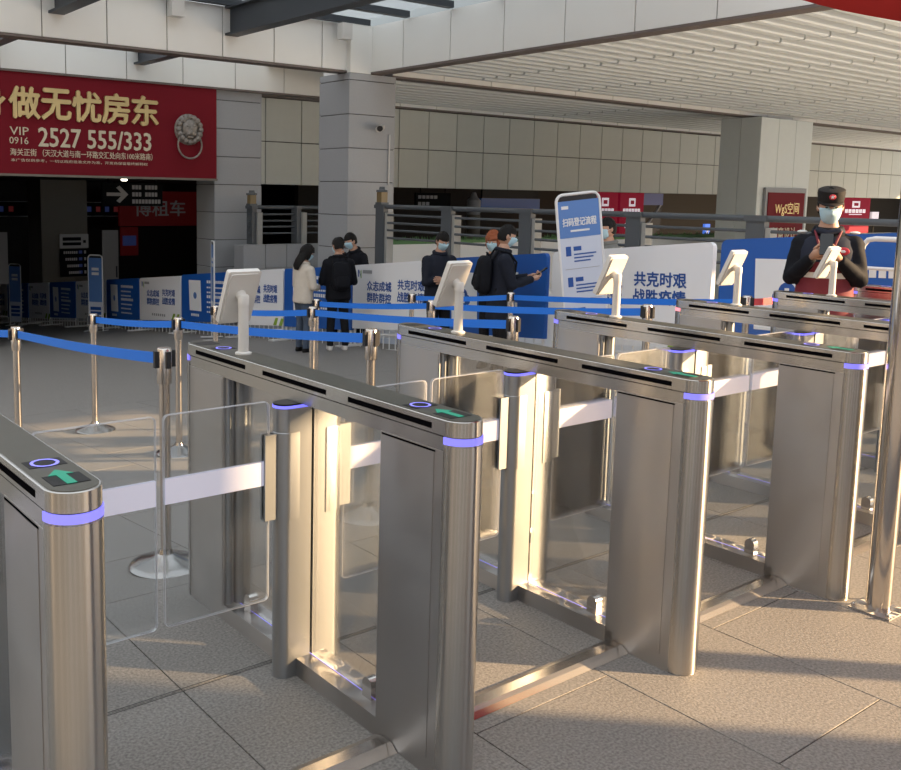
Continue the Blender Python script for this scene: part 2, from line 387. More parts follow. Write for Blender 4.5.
for k in range(-3, 14):
    x0 = 0.03+TX*k
    cuts = [-2.84, -1.64, -0.44, 0.878, SLOPE_Y] if k % 2 else [-2.84, -2.24, -1.04, 0.16, 0.878, SLOPE_Y]
    for a, b in zip(cuts, cuts[1:]): tile(x0, x0+TX, a, b, False)
    y = SLOPE_Y
    while y < 6.79:
        y1 = min(y+(0.5 if (k % 2 and y == SLOPE_Y) else TY), 6.8)
        tile(x0, x0+TX, y, y1, True); y = y1
fp = MB()
def fquad(x0, x1, y0, y1): fp.add([(x0,y0,ground(y0)),(x1,y0,ground(y0)),(x1,y1,ground(y1)),(x0,y1,ground(y1))], [(0,1,2,3)])
XA, XB = 0.03-3*TX, 0.03+14*TX
fquad(-9, XB, 6.8, 34); fquad(-9, XA, SLOPE_Y, 6.8);  fquad(-9, XA, -9, SLOPE_Y);  fquad(XA, XB, -9, -2.84)
fp.build('paving', 'tile', floor, smooth=False)
fp = MB(); fquad(XB, 60, SLOPE_Y, 34); fquad(XB, 60, -9, SLOPE_Y); fp.build('bounce_paving', 'bounce_stone', floor, smooth=False)  # unseen pale floor, coloured as a reflector to brighten the slatted ceiling
# drain groove behind the swing wings, in each lane
for i in range(-1, 5):
    gv = MB(); x0 = i*1.0347+0.06
    gv.box((x0, 0.868, 0.0), (x0+0.915, 0.8705, 0.0008)); gv.box((x0, 0.884, 0.0), (x0+0.915, 0.8865, 0.0008))
    gv.build('groove_line', 'groove', floor, smooth=False)

# ---- unseen facades added for banded steel reflections and dimmer low sky light
for nm, a, b in (('wall_added_left', (-9.4,-13,0), (-9,15.4,6.5)), ('wall_added_front', (-9.4,-13.4,0), (5.5,-13,7.0))):
    w_ = struct(nm, MB().box((a[0],a[1],-0.02), b), 'joint_dark')
    horiz = b[0]-a[0] > 1; n = int(((b[0]-a[0]) if horiz else (b[1]-a[1]))/1.5)
    for k in range(n):
        for j in range(5):
            m_ = 'added_pier' if k % 3 == 0 else ('added_band' if j == 2 else 'added_glass')
            if horiz: MB().box((a[0]+0.4+1.5*k+0.02, b[1], 1.35*j+0.02), (a[0]+0.4+1.5*k+1.48, b[1]+0.04, 1.35*j+1.33)).build('panel', m_, w_, smooth=False)
            else: MB().box((b[0], a[1]+0.3+1.5*k+0.02, 1.3*j+0.02), (b[0]+0.04, a[1]+0.3+1.5*k+1.48, 1.3*j+1.28)).build('panel', m_, w_, smooth=False)
# ---- clad pillars
def clad_pillar(name, label, x0, x1, y0, y1, z0, z1, course, m='clad', ncx=1, ncy=1, phase=0.0):
    t = thing(name, label, 'pillar', ((x0+x1)/2, (y0+y1)/2, z0))
    ox, oy = (x0+x1)/2, (y0+y1)/2
    MB().box((x0-ox+0.02, y0-oy+0.02, 0), (x1-ox-0.02, y1-oy-0.02, z1-z0)).build('core', 'joint_dark', t, smooth=False)
    z = z1-phase; zs = [z1]
    while z > z0+0.05: zs.append(z) if z < z1-0.02 else None; z -= course
    zs.append(z0)
    for a, b in zip(zs[1:], zs):
        for side in ('front', 'left', 'right', 'back'):
            n = ncx if side in ('front', 'back') else ncy
            for k in range(n):
                if side in ('front', 'back'):
                    w = (x1-x0)/n; mb = MB().cbox((x0-ox+k*w+0.006, 0, a-z0+0.006), (x0-ox+(k+1)*w-0.006, 0.03, b-z0-0.006))
                    o = mb.build('panel', m, t, smooth=False)
                    o.location = (0, y0-oy, 0) if side == 'front' else (0, y1-oy, 0)
                    if side == 'back': o.rotation_euler = (0,0,PI)
                else:
                    w = (y1-y0)/n; mb = MB().cbox((y0-oy+k*w+0.006, 0, a-z0+0.006), (y0-oy+(k+1)*w-0.006, 0.03, b-z0-0.006))
                    o = mb.build('panel', m, t, smooth=False)
                    o.location = (x0-ox, 0, 0) if side == 'left' else (x1-ox, 0, 0)
                    o.rotation_euler = (0,0,-PI/2) if side == 'left' else (0,0,PI/2)
    return t
BZ = 3.62
main_pillar = clad_pillar('clad_pillar', 'grey stone-clad square pillar in the middle, carrying a small camera', 8.93, 9.94, 11.5, 12.4, ground(12)-0.1, BZ, 0.57, phase=0.12)
left_pillar = clad_pillar('clad_pillar', 'grey stone-clad pillar at the right end of the red sign', 8.5, 9.6, 15.5, 16.3, ground(16)-0.1, BZ+0.04, 0.56, phase=0.25)
right_pillar = clad_pillar('clad_pillar', 'wide pale pillar under the slatted ceiling, with framed red sign', 21.2, 23.6, 11.3, 12.4, ground(12)-0.1, BZ, 4.6, 'clad_light', 3, 2)
shade_pillar = clad_pillar('clad_pillar', 'grey stone-clad pillar added outside the view to shade the near floor', 4.10, 5.40, -4.60, -3.52, 0, BZ, 0.57)  # added out of view; its shadow covers the near floor

# ---- beams clad with white panels
def beam_x(name, x0, x1, y, yb, z0, z1, seams):
    mb = MB().box((x0, y+0.02, z0+0.03), (x1, yb, z1)); mb.box((x0, y-0.02, z0), (x1, yb+0.02, z0+0.035), 1)
    o = struct(name, mb, ['beam_brown', 'beam_brown'])
    for a, b in zip(seams, seams[1:]):
        MB().cbox((a+0.008, y, z0+0.04), (b-0.008, y+0.02, z1), 0.003).build('panel', 'beam_white', o, smooth=False)
    return o
xs = [9.38-0.93*k for k in range(13)][::-1]
beam_x('trim_1', xs[0], 9.38, 11.62, 11.85, BZ, 4.42, xs)
xs2 = [11.2-1.15*k for k in range(12)][::-1]
beam_x('trim_2', xs2[0], 11.2, 15.36, 15.6, 3.60, 4.16, xs2)
xs3 = [9.96+1.2*k for k in range(31)]
beam_x('trim_3', 9.95, xs3[-1], 11.62, 11.85, BZ, 3.86, xs3)
# the beam running towards the camera, its panels facing the plaza
mb = MB().box((9.42, -3.2, BZ+0.03), (9.62, 11.6, 4.42)); mb.box((9.38, -3.2, BZ), (9.64, 11.6, BZ+0.035))
tb = struct('trim_4', mb, 'beam_brown')
ys = [11.6, 10.66]+[9.51-1.15*k for k in range(12)]
for a, b in zip(ys, ys[1:]):
    MB().box((9.40, b+0.008, BZ+0.04), (9.42, a-0.008, 4.42)).build('panel', 'beam_white', tb, smooth=False)
MB().box((8.95, 11.5, BZ), (9.4, 12.3, 4.42)).build('pillar_head', 'beam_white', tb, smooth=False)
# fascia over the wall on the slatted side
xs4 = [9.6+1.2*k for k in range(32)]
beam_x('trim_5', 9.6, xs4[-1], 16.9, 17.4, 3.72, 3.9, xs4)

# ---- far wall of beige panels
wb = MB().box((9.6, 17.03, 1.77), (48, 17.2, 3.75)); wall_back = struct('wall_back', wb, 'joint_dark')
pm = MB().cbox((0.01, 0, 0.01), (0.96, 0.03, 0.965)).mesh('panel', 'beige_panel', False)
for k in range(39):
    for j in range(2): obj('panel', pm, wall_back, (9.62+0.97*k, 17.0, 1.76+0.975*j))
# ---- interior box behind the openings
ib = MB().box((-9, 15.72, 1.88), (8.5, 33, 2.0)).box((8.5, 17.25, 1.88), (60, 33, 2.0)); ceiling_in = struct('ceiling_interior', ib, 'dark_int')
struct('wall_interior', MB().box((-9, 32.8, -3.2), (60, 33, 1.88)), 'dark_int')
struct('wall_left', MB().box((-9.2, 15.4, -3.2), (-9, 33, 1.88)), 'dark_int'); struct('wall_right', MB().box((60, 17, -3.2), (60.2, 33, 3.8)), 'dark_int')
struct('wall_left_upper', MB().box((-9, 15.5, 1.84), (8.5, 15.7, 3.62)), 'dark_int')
struct('wall_added_entrance', MB().box((-9, 15.5, -1.6), (3.6, 15.7, 1.84)), 'beige_panel')  # unseen wall added to shut out light and darken the entrance
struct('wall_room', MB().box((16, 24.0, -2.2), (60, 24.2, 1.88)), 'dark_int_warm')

# ---- slatted ceiling
cb = MB().box((9.62, -3.2, 4.15), (47, 17, 9.5)); ceiling = struct('ceiling', cb, 'ceiling_back')  # backing raised into a tall unseen block, keeps sun off the white beams
def slat_mesh(L):
    pr = [(-0.06,0.17),(-0.075,0.02),(-0.055,0.0),(0.055,0.0),(0.075,0.02),(0.06,0.17)]
    n = len(pr); mb = MB()
    mb.add([(0.022,y,z) for y,z in pr]+[(L-0.022,y,z) for y,z in pr], [tuple(range(n)), tuple(range(2*n-1,n-1,-1))]+[(i,(i+1)%n,n+(i+1)%n,n+i)[::-1] for i in range(n)])
    return mb.mesh('slat', 'slat_white', True)
sm1 = slat_mesh(2.2); sm2 = slat_mesh(2.65); sm3 = slat_mesh(13.2); sm4 = slat_mesh(8.0)
y = 2.2; nsl = 0
while y < 11.5:
    obj('slat', sm1, ceiling, (9.65, y, 3.72))
    for k in range(5): obj('slat', sm2, ceiling, (11.86+2.65*k, y, 3.72))
    obj('slat', sm3, ceiling, (25.11, y, 3.72)); y += 0.34
y = 12.6
while y < 16.8:
    for k in range(4): obj('slat', sm4, ceiling, (11.3+8*k, y, 3.78))
    y += 0.42
rest = MB()
y = -3.0
while y < 2.0: rest.box((9.96, y-0.07, 3.72), (47, y+0.07, 3.89)); y += 0.34
rs = rest.build('slat_field', 'slat_white', ceiling, smooth=False); rs['kind'] = 'stuff'

# ---- skylight: dark steel girders and frosted panes over the plaza
def ibeam_y(x, y0, y1, z0, z1, label, group=None):
    mb = MB().box((x-0.11, y0, z0), (x+0.11, y1, z0+0.035)); mb.box((x-0.11, y0, z1-0.035), (x+0.11, y1, z1)); mb.box((x-0.02, y0, z0+0.035), (x+0.02, y1, z1-0.035))
    return tag(mb.build('steel_girder', 'steel_dark', smooth=False), label, 'girder', group)
ibeam_y(4.0, 3.0, 11.64, 3.98, 4.42, 'dark steel roof girder at top left, first from the left edge')
ibeam_y(6.74, 3.0, 11.64, 3.98, 4.42, 'large dark steel roof girder meeting the white beam left of the middle pillar')
ibeam_y(4.05, 12.28, 15.4, 3.92, 4.2, 'short dark girder end behind the front beam, above the sign at far left')
ibeam_y(6.85, 12.28, 15.4, 3.92, 4.2, 'short dark girder end behind the front beam, above the middle of the red sign')
sky_root = thing('skylight', 'glazed skylight of frosted panes and dark purlins above the plaza', 'skylight', (4, 7, 4.42))
for k in range(8):
    y = 4.2+k*1.05
    MB().box((-4.0, y-7-0.06, 0.0), (5.35, y-7+0.06, 0.10)).build('purlin', 'steel_dark', sky_root, smooth=False)
for k in range(7):
    y = 4.2+k*1.05
    for (xa, xb) in ((-3.9, -0.05), (0.05, 2.68), (2.8, 5.3)):
        MB().box((xa, y-7+0.06, 0.10), (xb, y-7+0.99, 0.112)).build('pane', 'skylight', sky_root, smooth=False)
sky2 = thing('skylight', 'strip of frosted skylight panes between the front beam and the sign fascia', 'skylight', (4, 14, 4.42))
for k in range(6): MB().box((-3+k*1.4+0.04, -1.7, 0.0), (-3+(k+1)*1.4-0.04, 1.36, 0.012)).build('pane', 'skylight', sky2, smooth=False)
for (x, y, z, lb) in ((5.75, 11.5, 4.14, 'small white box lamp on the front beam, top left'), (8.75, 11.4, 4.12, 'small white box lamp beside the top of the middle pillar')):
    t = thing('box_lamp', lb, 'lamp', (x, y, z)); MB().box((-0.10,-0.08,0), (0.10,0.08,0.26)).build('housing', 'white_plastic', t, smooth=False); MB().box((-0.015,0.06,0.08), (0.015,0.13,0.14)).build('bracket', 'steel_dark', t, smooth=False)

# ================================================================== TURNSTILES
P, GL, GW = 1.0347, 1.5695, 0.115
HW = GW/2; MY = GL/2
def build_gate(wing_l=True, wing_r=True):
    t = thing('turnstile', '', 'turnstile', (0,0,0), 0, 'turnstile row')
    # cabinets
    fc = MB().prism(bullet(-HW, HW, 0.0, 0.322, -1, 20), 0, 0.917).build('front_cabinet', 'steel_side', t)
    bc = MB().prism(bullet(-HW, HW, 1.245, GL, 1, 20), 0, 0.917).build('rear_cabinet', 'steel_side', t)
    for (x, r) in ((-0.036, 0.013), (0.016, 0.030)):
        MB().tube([(x, 1.245, 0.06), (x, 1.245, 0.916)], r, 20).build('inner_column', 'steel_col', bc)
    # polished round ends
    for c, y, s in ((fc, HW, -1), (bc, GL-HW, 1)):
        pts = [(0.0595*math.cos(a), y+s*0.0595*math.sin(a)) for a in [PI*k/20 for k in range(21)]]
        if s < 0: pts = [(x, yy) for x, yy in pts][::-1]
        pts = pts + [(p[0]*0.9, y+(p[1]-y)*0.9) for p in pts[::-1]]
        if sum(pts[i-1][0]*pts[i][1]-pts[i][0]*pts[i-1][1] for i in range(len(pts))) < 0: pts = pts[::-1]
        MB().prism(pts, 0.004, 0.933).build('end_cover', 'steel', c)
        MB().prism([(x*1.012, y+(yy-y)*1.012) for x, yy in pts], 0.937, 0.956).build('light_ring', 'led_ring', c)
    for s in (-1, 1):
        x = s*HW
        MB().box((x-0.0015, 0.094, 0.05), (x+0.0015, 0.314, 0.908)).build('access_panel', 'steel_side', fc, smooth=False)
        MB().box((x-0.0015, 1.253, 0.05), (x+0.0015, 1.474, 0.908)).build('access_panel', 'steel_side', bc, smooth=False)
        MB().box((x-0.0008, 0.090, 0.9085), (x+0.0008, 0.318, 0.9135)).build('panel_gap', 'slot_black', fc, smooth=False)
    # top beam
    tb = MB().prism(stadium(-HW, HW, 0, GL, 20), 0.958, 1.0, bev=0.0018)
    tb.prism(stadium(-HW+0.001, HW-0.001, 0.001, GL-0.001, 20), 0.915, 0.955)
    tb = tb.build('top_beam', 'steel', t)
    MB().prism(stadium(-HW+0.0015, HW-0.0015, 0.0015, GL-0.0015, 20), 0.9548, 0.9582).build('seam', 'slot_black', tb)
    MB().prism(stadium(-HW+0.006, HW-0.006, 0.006, GL-0.006, 20), 0.9995, 1.0015).build('top_plate', 'top_plate', tb)
    for s in (-1, 1):
        for (a, b) in ((0.107, 0.481), (0.596, 0.969), (1.088, 1.457)):
            MB().box((s*HW-0.001, a, 0.969), (s*HW+0.001, b, 0.984)).build('slot', 'slot_black', tb, smooth=False)
    for y0, d in ((0.0, 1), (GL, -1)):
        # dark windows, ring and arrow at each end of the top
        yy = lambda v: y0+d*v
        a, b = sorted((yy(0.055), yy(0.125))); MB().box((-0.038, a, 1.0016), (0.038, b, 1.0024)).build('window_strip', 'dark_glass', tb, smooth=False)
        a, b = sorted((yy(0.195), yy(0.25))); MB().box((-0.040, a, 1.0016), (0.040, b, 1.0024)).build('window_strip', 'dark_glass', tb, smooth=False)
        rg = MB(); n = 28; o = []
        for k in range(n):
            an = 2*PI*k/n; o.append((0.030*math.cos(an), yy(0.222)+0.030*math.sin(an)))
        vs = [(x, y, 1.0032) for x, y in o]+[(x*0.76, yy(0.222)+(y-yy(0.222))*0.76, 1.0032) for x, y in o]
        rg.add(vs, [(k,(k+1)%n,n+(k+1)%n,n+k) for k in range(n)]); rg.build('ring_light', 'led_ring', tb, smooth=False)
        if d > 0:
            ar = MB(); pl = [(0.0,0.160),(-0.026,0.122),(-0.010,0.122),(-0.010,0.055),(0.010,0.055),(0.010,0.122),(0.026,0.122)]
            ar.prism(pl, 1.0026, 1.0034); ar.build('arrow_light', 'led_green', tb, smooth=False)
    # base beam with a lit groove
    bb = MB().prism([(-HW,0.29),(HW,0.29),(HW,GL-0.29),(-HW,GL-0.29)], 0, 0.06).build('base_beam', 'steel_side', t, smooth=False)
    MB().box((-0.0015, 0.325, 0.0602), (0.0015, 1.243, 0.0612)).build('led_line', 'led_dim', bb, smooth=False)
    # fixed glass infill with clamps
    for (a, b) in ((0.345, 0.745), (0.825, 1.225)):
        g = MB().box((-0.004, a, 0.066), (0.004, b, 0.90)).build('infill_glass', 'clear_glass', t, smooth=False)
        for y in ((0.42,) if a < 0.5 else (1.14,)):
            pr = rrect(y-0.022, y+0.022, 0.06, 0.125, 0.0215, 6, (0,0,1,1))
            cl = MB(); n = len(pr); cl.add([(-0.016,a_,b_) for a_,b_ in pr]+[(0.016,a_,b_) for a_,b_ in pr], [tuple(range(n))[::-1], tuple(range(n,2*n))]+[(i,(i+1)%n,n+(i+1)%n,n+i) for i in range(n)])
            cl.build('glass_clamp', 'chrome', t)
    # swing columns, one each side of a dark slit
    MB().box((-0.006, MY-0.03, 0.06), (0.006, MY+0.03, 0.915)).build('column_slit', 'slot_black', t, smooth=False)
    for s in (-1, 1):
        col = MB().prism(bullet(*((-0.122,-0.005) if s < 0 else (0.005,0.122)), MY-0.036, MY+0.036, s, 14, 'x'), 0, 0.905).build('swing_column', 'steel_col', t)
        sl = MB().prism(bullet(*((-0.126,-0.052) if s < 0 else (0.052,0.126)), MY-0.040, MY+0.040, s, 14, 'x'), 0.537, 0.822, bev=0.002).build('sleeve', 'steel_col', col)
        MB().prism(bullet(*((-0.125,-0.008) if s < 0 else (0.008,0.125)), MY-0.039, MY+0.039, s, 14, 'x'), 0.900, 0.909).build('light_band', 'led_blue', col)
        MB().prism(bullet(*((-0.124,-0.008) if s < 0 else (0.008,0.124)), MY-0.038, MY+0.038, s, 14, 'x'), 0.909, 0.914).build('cap', 'dark_glass', col)
        # clamp plates holding the wing
        for q in (-1, 1):
            ya, yb = sorted((MY+q*0.006, MY+q*0.016))
            MB().box((min(s*0.12, s*0.166), ya, 0.54), (max(s*0.12, s*0.166), yb, 0.818)).build('clamp_plate', 'steel_col', col, smooth=False)
        xa, xb = sorted((s*0.145, s*(P/2-0.012)))
        w = slab(rrect(xa, xb, 0.272, 0.925, 0.018), MY-0.005, MY+0.005).build('wing', 'acrylic', t, smooth=False)
        # pale rim: the bright LED-lit edge put in as colour
        pr = rrect(xa, xb, 0.272, 0.925, 0.018); pi_ = rrect(xa+0.002, xb-0.002, 0.274, 0.923, 0.0165)
        n = len(pr); rim = MB()
        vs = [(x,MY-0.006,z) for x,z in pr]+[(x,MY-0.006,z) for x,z in pi_]+[(x,MY+0.006,z) for x,z in pr]+[(x,MY+0.006,z) for x,z in pi_]
        fs = []
        for i in range(n):
            j = (i+1)%n; fs += [(i,j,n+j,n+i),(2*n+j,2*n+i,3*n+i,3*n+j),(j,i,2*n+i,2*n+j)]
        rim.add(vs, fs); rim.build('rim', 'acrylic_edge', w, smooth=False)
        MB().box((xa+0.003 if s > 0 else xa+0.003, MY-0.0065, 0.655), (xb-0.003, MY+0.0065, 0.732)).build('frosted_strip', 'frost_strip', w, smooth=False)  # faint glow put into the strip for LED light in the acrylic
    return t
gate_labels = ['nearest turnstile at the left edge, only its front end in view',
  'second turnstile from the left, large rounded front at the bottom centre',
  'third turnstile from the left, its mid column glaring in the sun',
  'fourth turnstile from the left, its front end beside the tall chrome post',
  'fifth turnstile from the left, with a pink light at its rear end',
  'sixth turnstile from the left, its rear end in front of the guard',
  'seventh turnstile, farthest right, its rear end just left of the chrome post']
gate = build_gate()
gates = [gate]+[copy_tree(gate) for _ in range(6)]
for i, g in enumerate(gates):
    g.location = (i*P, 0, 0); g['label'] = gate_labels[i]
# pink (closed) light on the rear of the fifth gate
for ch in gates[4].children:
    if ch.name.startswith('rear_cabinet'):
        for q in ch.children:
            if q.name.startswith('light_ring'):
                q.data = q.data.copy(); q.data.materials[0] = MATS['led_pink']
# low cable covers between the gates
for i in range(0, 6):
    x0, x1 = i*P+HW+0.002, (i+1)*P-HW-0.002
    mb = MB(); pr = [(0.215,0.0012),(0.325,0.0012),(0.315,0.010),(0.285,0.022),(0.245,0.022),(0.232,0.014)]
    n = len(pr); mb.add([(x0,a,b) for a,b in pr]+[(x1,a,b) for a,b in pr], [tuple(range(n))[::-1], tuple(range(n,2*n))]+[(k,(k+1)%n,n+(k+1)%n,n+k) for k in range(n)])
    nm = ['first', 'second', 'third', 'fourth', 'fifth', 'sixth'][i]
    tag(mb.build('cable_cover', 'steel_post', smooth=False), 'low steel cable cover across the floor of the %s lane from the left' % nm, 'cable cover', 'cable covers')

# ---- face terminals on white poles
def build_terminal():
    t = thing('face_terminal', '', 'face terminal', (0,0,0), 0, 'face terminals')
    MB().lathe([(0.030,0),(0.030,0.006),(0.022,0.010)], n=24).build('foot', 'white_plastic', t)
    MB().tube([(0,0,0.008),(0,0,0.10),(0,0,0.195)], [0.0195,0.019,0.0185], 18).build('pole', 'white_plastic', t)
    hd = MB().lathe([(0.0205,0.175),(0.0205,0.208),(0.017,0.213)], n=18).build('pole_head', 'white_plastic', t)
    # tablet tilted back: screen faces +y, its back faces the camera
    R_ = Matrix.Translation((0.006, 0.036, 0.199)) @ Matrix.Rotation(math.radians(24), 4, 'X')
    bd = slab(rrect(-0.066, 0.066, -0.105, 0.105, 0.008), 0.0, 0.022).xform(R_).build('tablet', 'white_plastic', t)
    slab(rrect(-0.058, 0.058, -0.097, 0.097, 0.010), -0.006, 0.0).xform(R_).build('back_cover', 'white_plastic', bd)
    slab(rrect(-0.060, 0.060, -0.099, 0.099, 0.006), 0.022, 0.024).xform(R_).build('screen', 'screen_black', bd)
    mt = MB().tube([(0, -0.004, 0.195), (0.002, 0.022, 0.207), (0.003, 0.036, 0.212)], [0.017, 0.020, 0.027], 16).build('tilt_mount', 'white_plastic', t)
    return t
tl = ['white face scanning terminal on the second turnstile, the leftmost and nearest', 'white face scanning terminal on the third turnstile, before the man with folded arms',
      'white face scanning terminal on the fourth turnstile, before the white slogan board', 'white face scanning terminal on the fifth turnstile, before the blue code board', 'white face scanning terminal on the sixth turnstile, in front of the guard']
term = build_terminal(); terms = [term]+[copy_tree(term) for _ in range(4)]
for i, o in enumerate(terms):
    o.location = ((i+1)*P, 1.20, 1.0016); o.rotation_euler = (0,0,math.radians([0,3,1,-2,2][i])); o['label'] = tl[i]

# ---- tall chrome post of the red tent, and the tent roof
t = thing('tent_post', 'tall chrome post rising to the top right, bolted on a thin plate', 'post', (3.118, -0.112, 0))
MB().tube([(0,0,0.006),(0,0,2.5)], 0.045, 28).build('tube', 'chrome', t)
MB().box((-0.078,-0.078,0.001), (0.078,0.078,0.006)).build('base_plate', 'steel_side', t, smooth=False)
for sx in (-1, 1):
    for sy in (-1, 1): MB().lathe([(0.008,0),(0.008,0.010),(0.004,0.018)], (sx*0.064, sy*0.064, 0.006), 10).build('bolt', 'chrome', t)
t2 = copy_tree(t); t2.location = (4.36, -1.98, 0); t2['label'] = 'second chrome tent post, outside the view to the right'
for ch in t2.children:
    if ch.name.startswith('tube'): ch.data = MB().tube([(0,0,0.006),(0,0,2.62)], 0.065, 20).mesh('tube', 'chrome')
# tent: sagging scalloped valance and pitched top
tr = thing('tent_canopy', 'red fabric tent roof peeking in at the top right corner', 'tent', (3.15, -0.12, 2.2))
ax = Vector((0.80, -0.60, 0)); ay = Vector((0.60, 0.80, 0))
vm = MB(); n = 48; Lt = 4.0; vs = []
for k in range(n+1):
    s = -0.75+Lt*k/n
    zb = 0.02+0.20*max(0.0, -0.10-s) - 0.012*max(0.0, s)*math.sin(s*9)
    wv = 0.012*math.sin(s*14)
    b = ax*s+ay*wv
    vs += [(b.x, b.y, zb), (b.x+ay.x*0.01, b.y+ay.y*0.01, 0.34)]
vm.add(vs, [(2*k, 2*k+2, 2*k+3, 2*k+1) for k in range(n)]); vo = vm.build('valance', 'tent_red', tr)
so = vo.modifiers.new('thick', 'SOLIDIFY'); so.thickness = 0.004
rf = MB(); a = ax*-0.75; b = ax*(Lt-0.75); c = b-ay*3.2; d = a-ay*3.2; pk = (a+b+c+d)/4
rf.add([(a.x,a.y,0.34),(b.x,b.y,0.34),(c.x,c.y,0.34),(d.x,d.y,0.34),(pk.x,pk.y,1.2)], [(0,1,4),(1,2,4),(2,3,4),(3,0,4)]); rf.build('roof', 'tent_red', tr, smooth=False)

# ================================================================== STANCHIONS AND BELTS
def build_stanchion():
    t = thing('stanchion', '', 'stanchion', (0,0,0), 0, 'belt stanchions')
    MB().lathe([(0.155,0),(0.158,0.010),(0.150,0.018),(0.120,0.028),(0.060,0.046),(0.034,0.062),(0.028,0.08)], n=36).build('base', 'steel_base', t)
    MB().tube([(0,0,0.06),(0,0,0.83)], 0.023, 20).build('tube', 'steel_post', t)
    hd = MB().lathe([(0.030,0.80),(0.0315,0.805),(0.0315,0.945),(0.028,0.95)], n=24).build('head', 'steel_post', t)
    for k in range(4):
        a = PI/2*k; ca, sa = math.cos(a), math.sin(a)
        mb = MB().box((0.029,-0.010,0.868), (0.046,0.010,0.938)); mb.xform(Matrix.Rotation(a, 4, 'Z')); mb.build('belt_slot', 'black_plastic', hd, smooth=False)
    return t
st_pos = {'A': (1.045, 1.88, 'stanchion behind the first glass wings, nearest the camera'), 'D': (2.145, 1.90, 'stanchion seen behind the second turnstile, nearest of its lane line'),
  'E': (3.125, 1.90, 'stanchion behind the third turnstile, right of the man with the phone'), 'F': (4.28, 1.88, 'stanchion just behind the fourth turnstile, below the slogan board'),
  'G': (5.38, 1.88, 'stanchion holding the red belt behind the fifth turnstile'), 'S': (1.17, 4.34, 'stanchion at the far left between two blue belts'),
  'B': (2.19, 4.12, 'stanchion left of the leftmost face terminal, joining two blue belts'), 'H': (3.42, 4.32, 'taller looking stanchion of the close pair beside the woman in white'),
  'I': (4.40, 4.05, 'stanchion hidden mostly by the second face terminal'), 'J': (5.72, 4.45, 'stanchion just right of the standing man holding a phone'),
  'C': (2.12, 5.50, 'thin stanchion in the open floor left, at the end of a belt'), 'K': (3.26, 5.60, 'far stanchion left of the leftmost face terminal'),
  'L': (4.35, 5.64, 'right hand stanchion of the close pair beside the woman in white'), 'M': (5.42, 5.52, 'far short looking stanchion in front of the white slogan board'), 'N': (1.05, 6.3, 'stanchion cut off by the left edge')}
st0 = build_stanchion(); firstst = True
for k, (x, y, lb) in st_pos.items():
    o = st0 if firstst else copy_tree(st0); firstst = False
    o.location = (x, y, ground(y)+0.001); o['label'] = lb
def belt(a, b, label, m='belt_blue', sag=0.012, frac=1.0):
    xa, ya, _ = st_pos[a]; xb, yb, _ = st_pos[b] if isinstance(b, str) else (*b, '')
    A = Vector((xa, ya, ground(ya)+0.903)); B = Vector((xb, yb, ground(yb)+0.903)); d = (B-A).normalized()
    A = A+d*0.047; B = B-d*0.047; B = A+(B-A)*frac
    nrm = Vector((-d.y, d.x, 0)).normalized()*0.0012
    mb = MB(); n = 16; vs = []
    for k in range(n+1):
        s = k/n; p = A.lerp(B, s); dz = -sag*4*s*(1-s)
        tw = nrm*(1+3*math.sin(s*7))
        for q in (-1, 1):
            for w in (-0.024, 0.024): vs.append((p.x+q*nrm.x+tw.x, p.y+q*nrm.y+tw.y, p.z+dz+w))
    fs = []
    for k in range(n):
        o = 4*k; fs += [(o,o+4,o+5,o+1),(o+3,o+7,o+6,o+2),(o+1,o+5,o+7,o+3),(o+2,o+6,o+4,o)]
    fs += [(0,1,3,2),(4*n+2,4*n+3,4*n+1,4*n)]
    mb.add(vs, fs); return tag(mb.build('retractable_belt', m), label, 'belt', 'queue belts')
belt('S', 'A', 'blue belt nearest the camera, ending at the stanchion behind the first glass wings')
belt('N', 'S', 'short blue belt piece at the left edge')
belt('C', 'B', 'blue belt at left in front of the dark entrance boards')
belt('B', 'D', 'blue belt passing just behind the leftmost face terminal')
belt('K', 'H', 'far blue belt left of the woman in white')
belt('H', 'E', 'lower of the blue belts behind the second face terminal')
belt('L', 'I', 'blue belt crossing the legs of the man with black backpack')
belt('I', 'F', 'blue belt ending behind the fourth turnstile terminal')
belt('M', 'J', 'far blue belt across the legs of the man with the phone')
belt('J', 'G', 'upper blue belt crossing in front of the tilted notice stand')
belt('G', (6.6, 1.92), 'short red belt in front of the blue code board', 'belt_red')

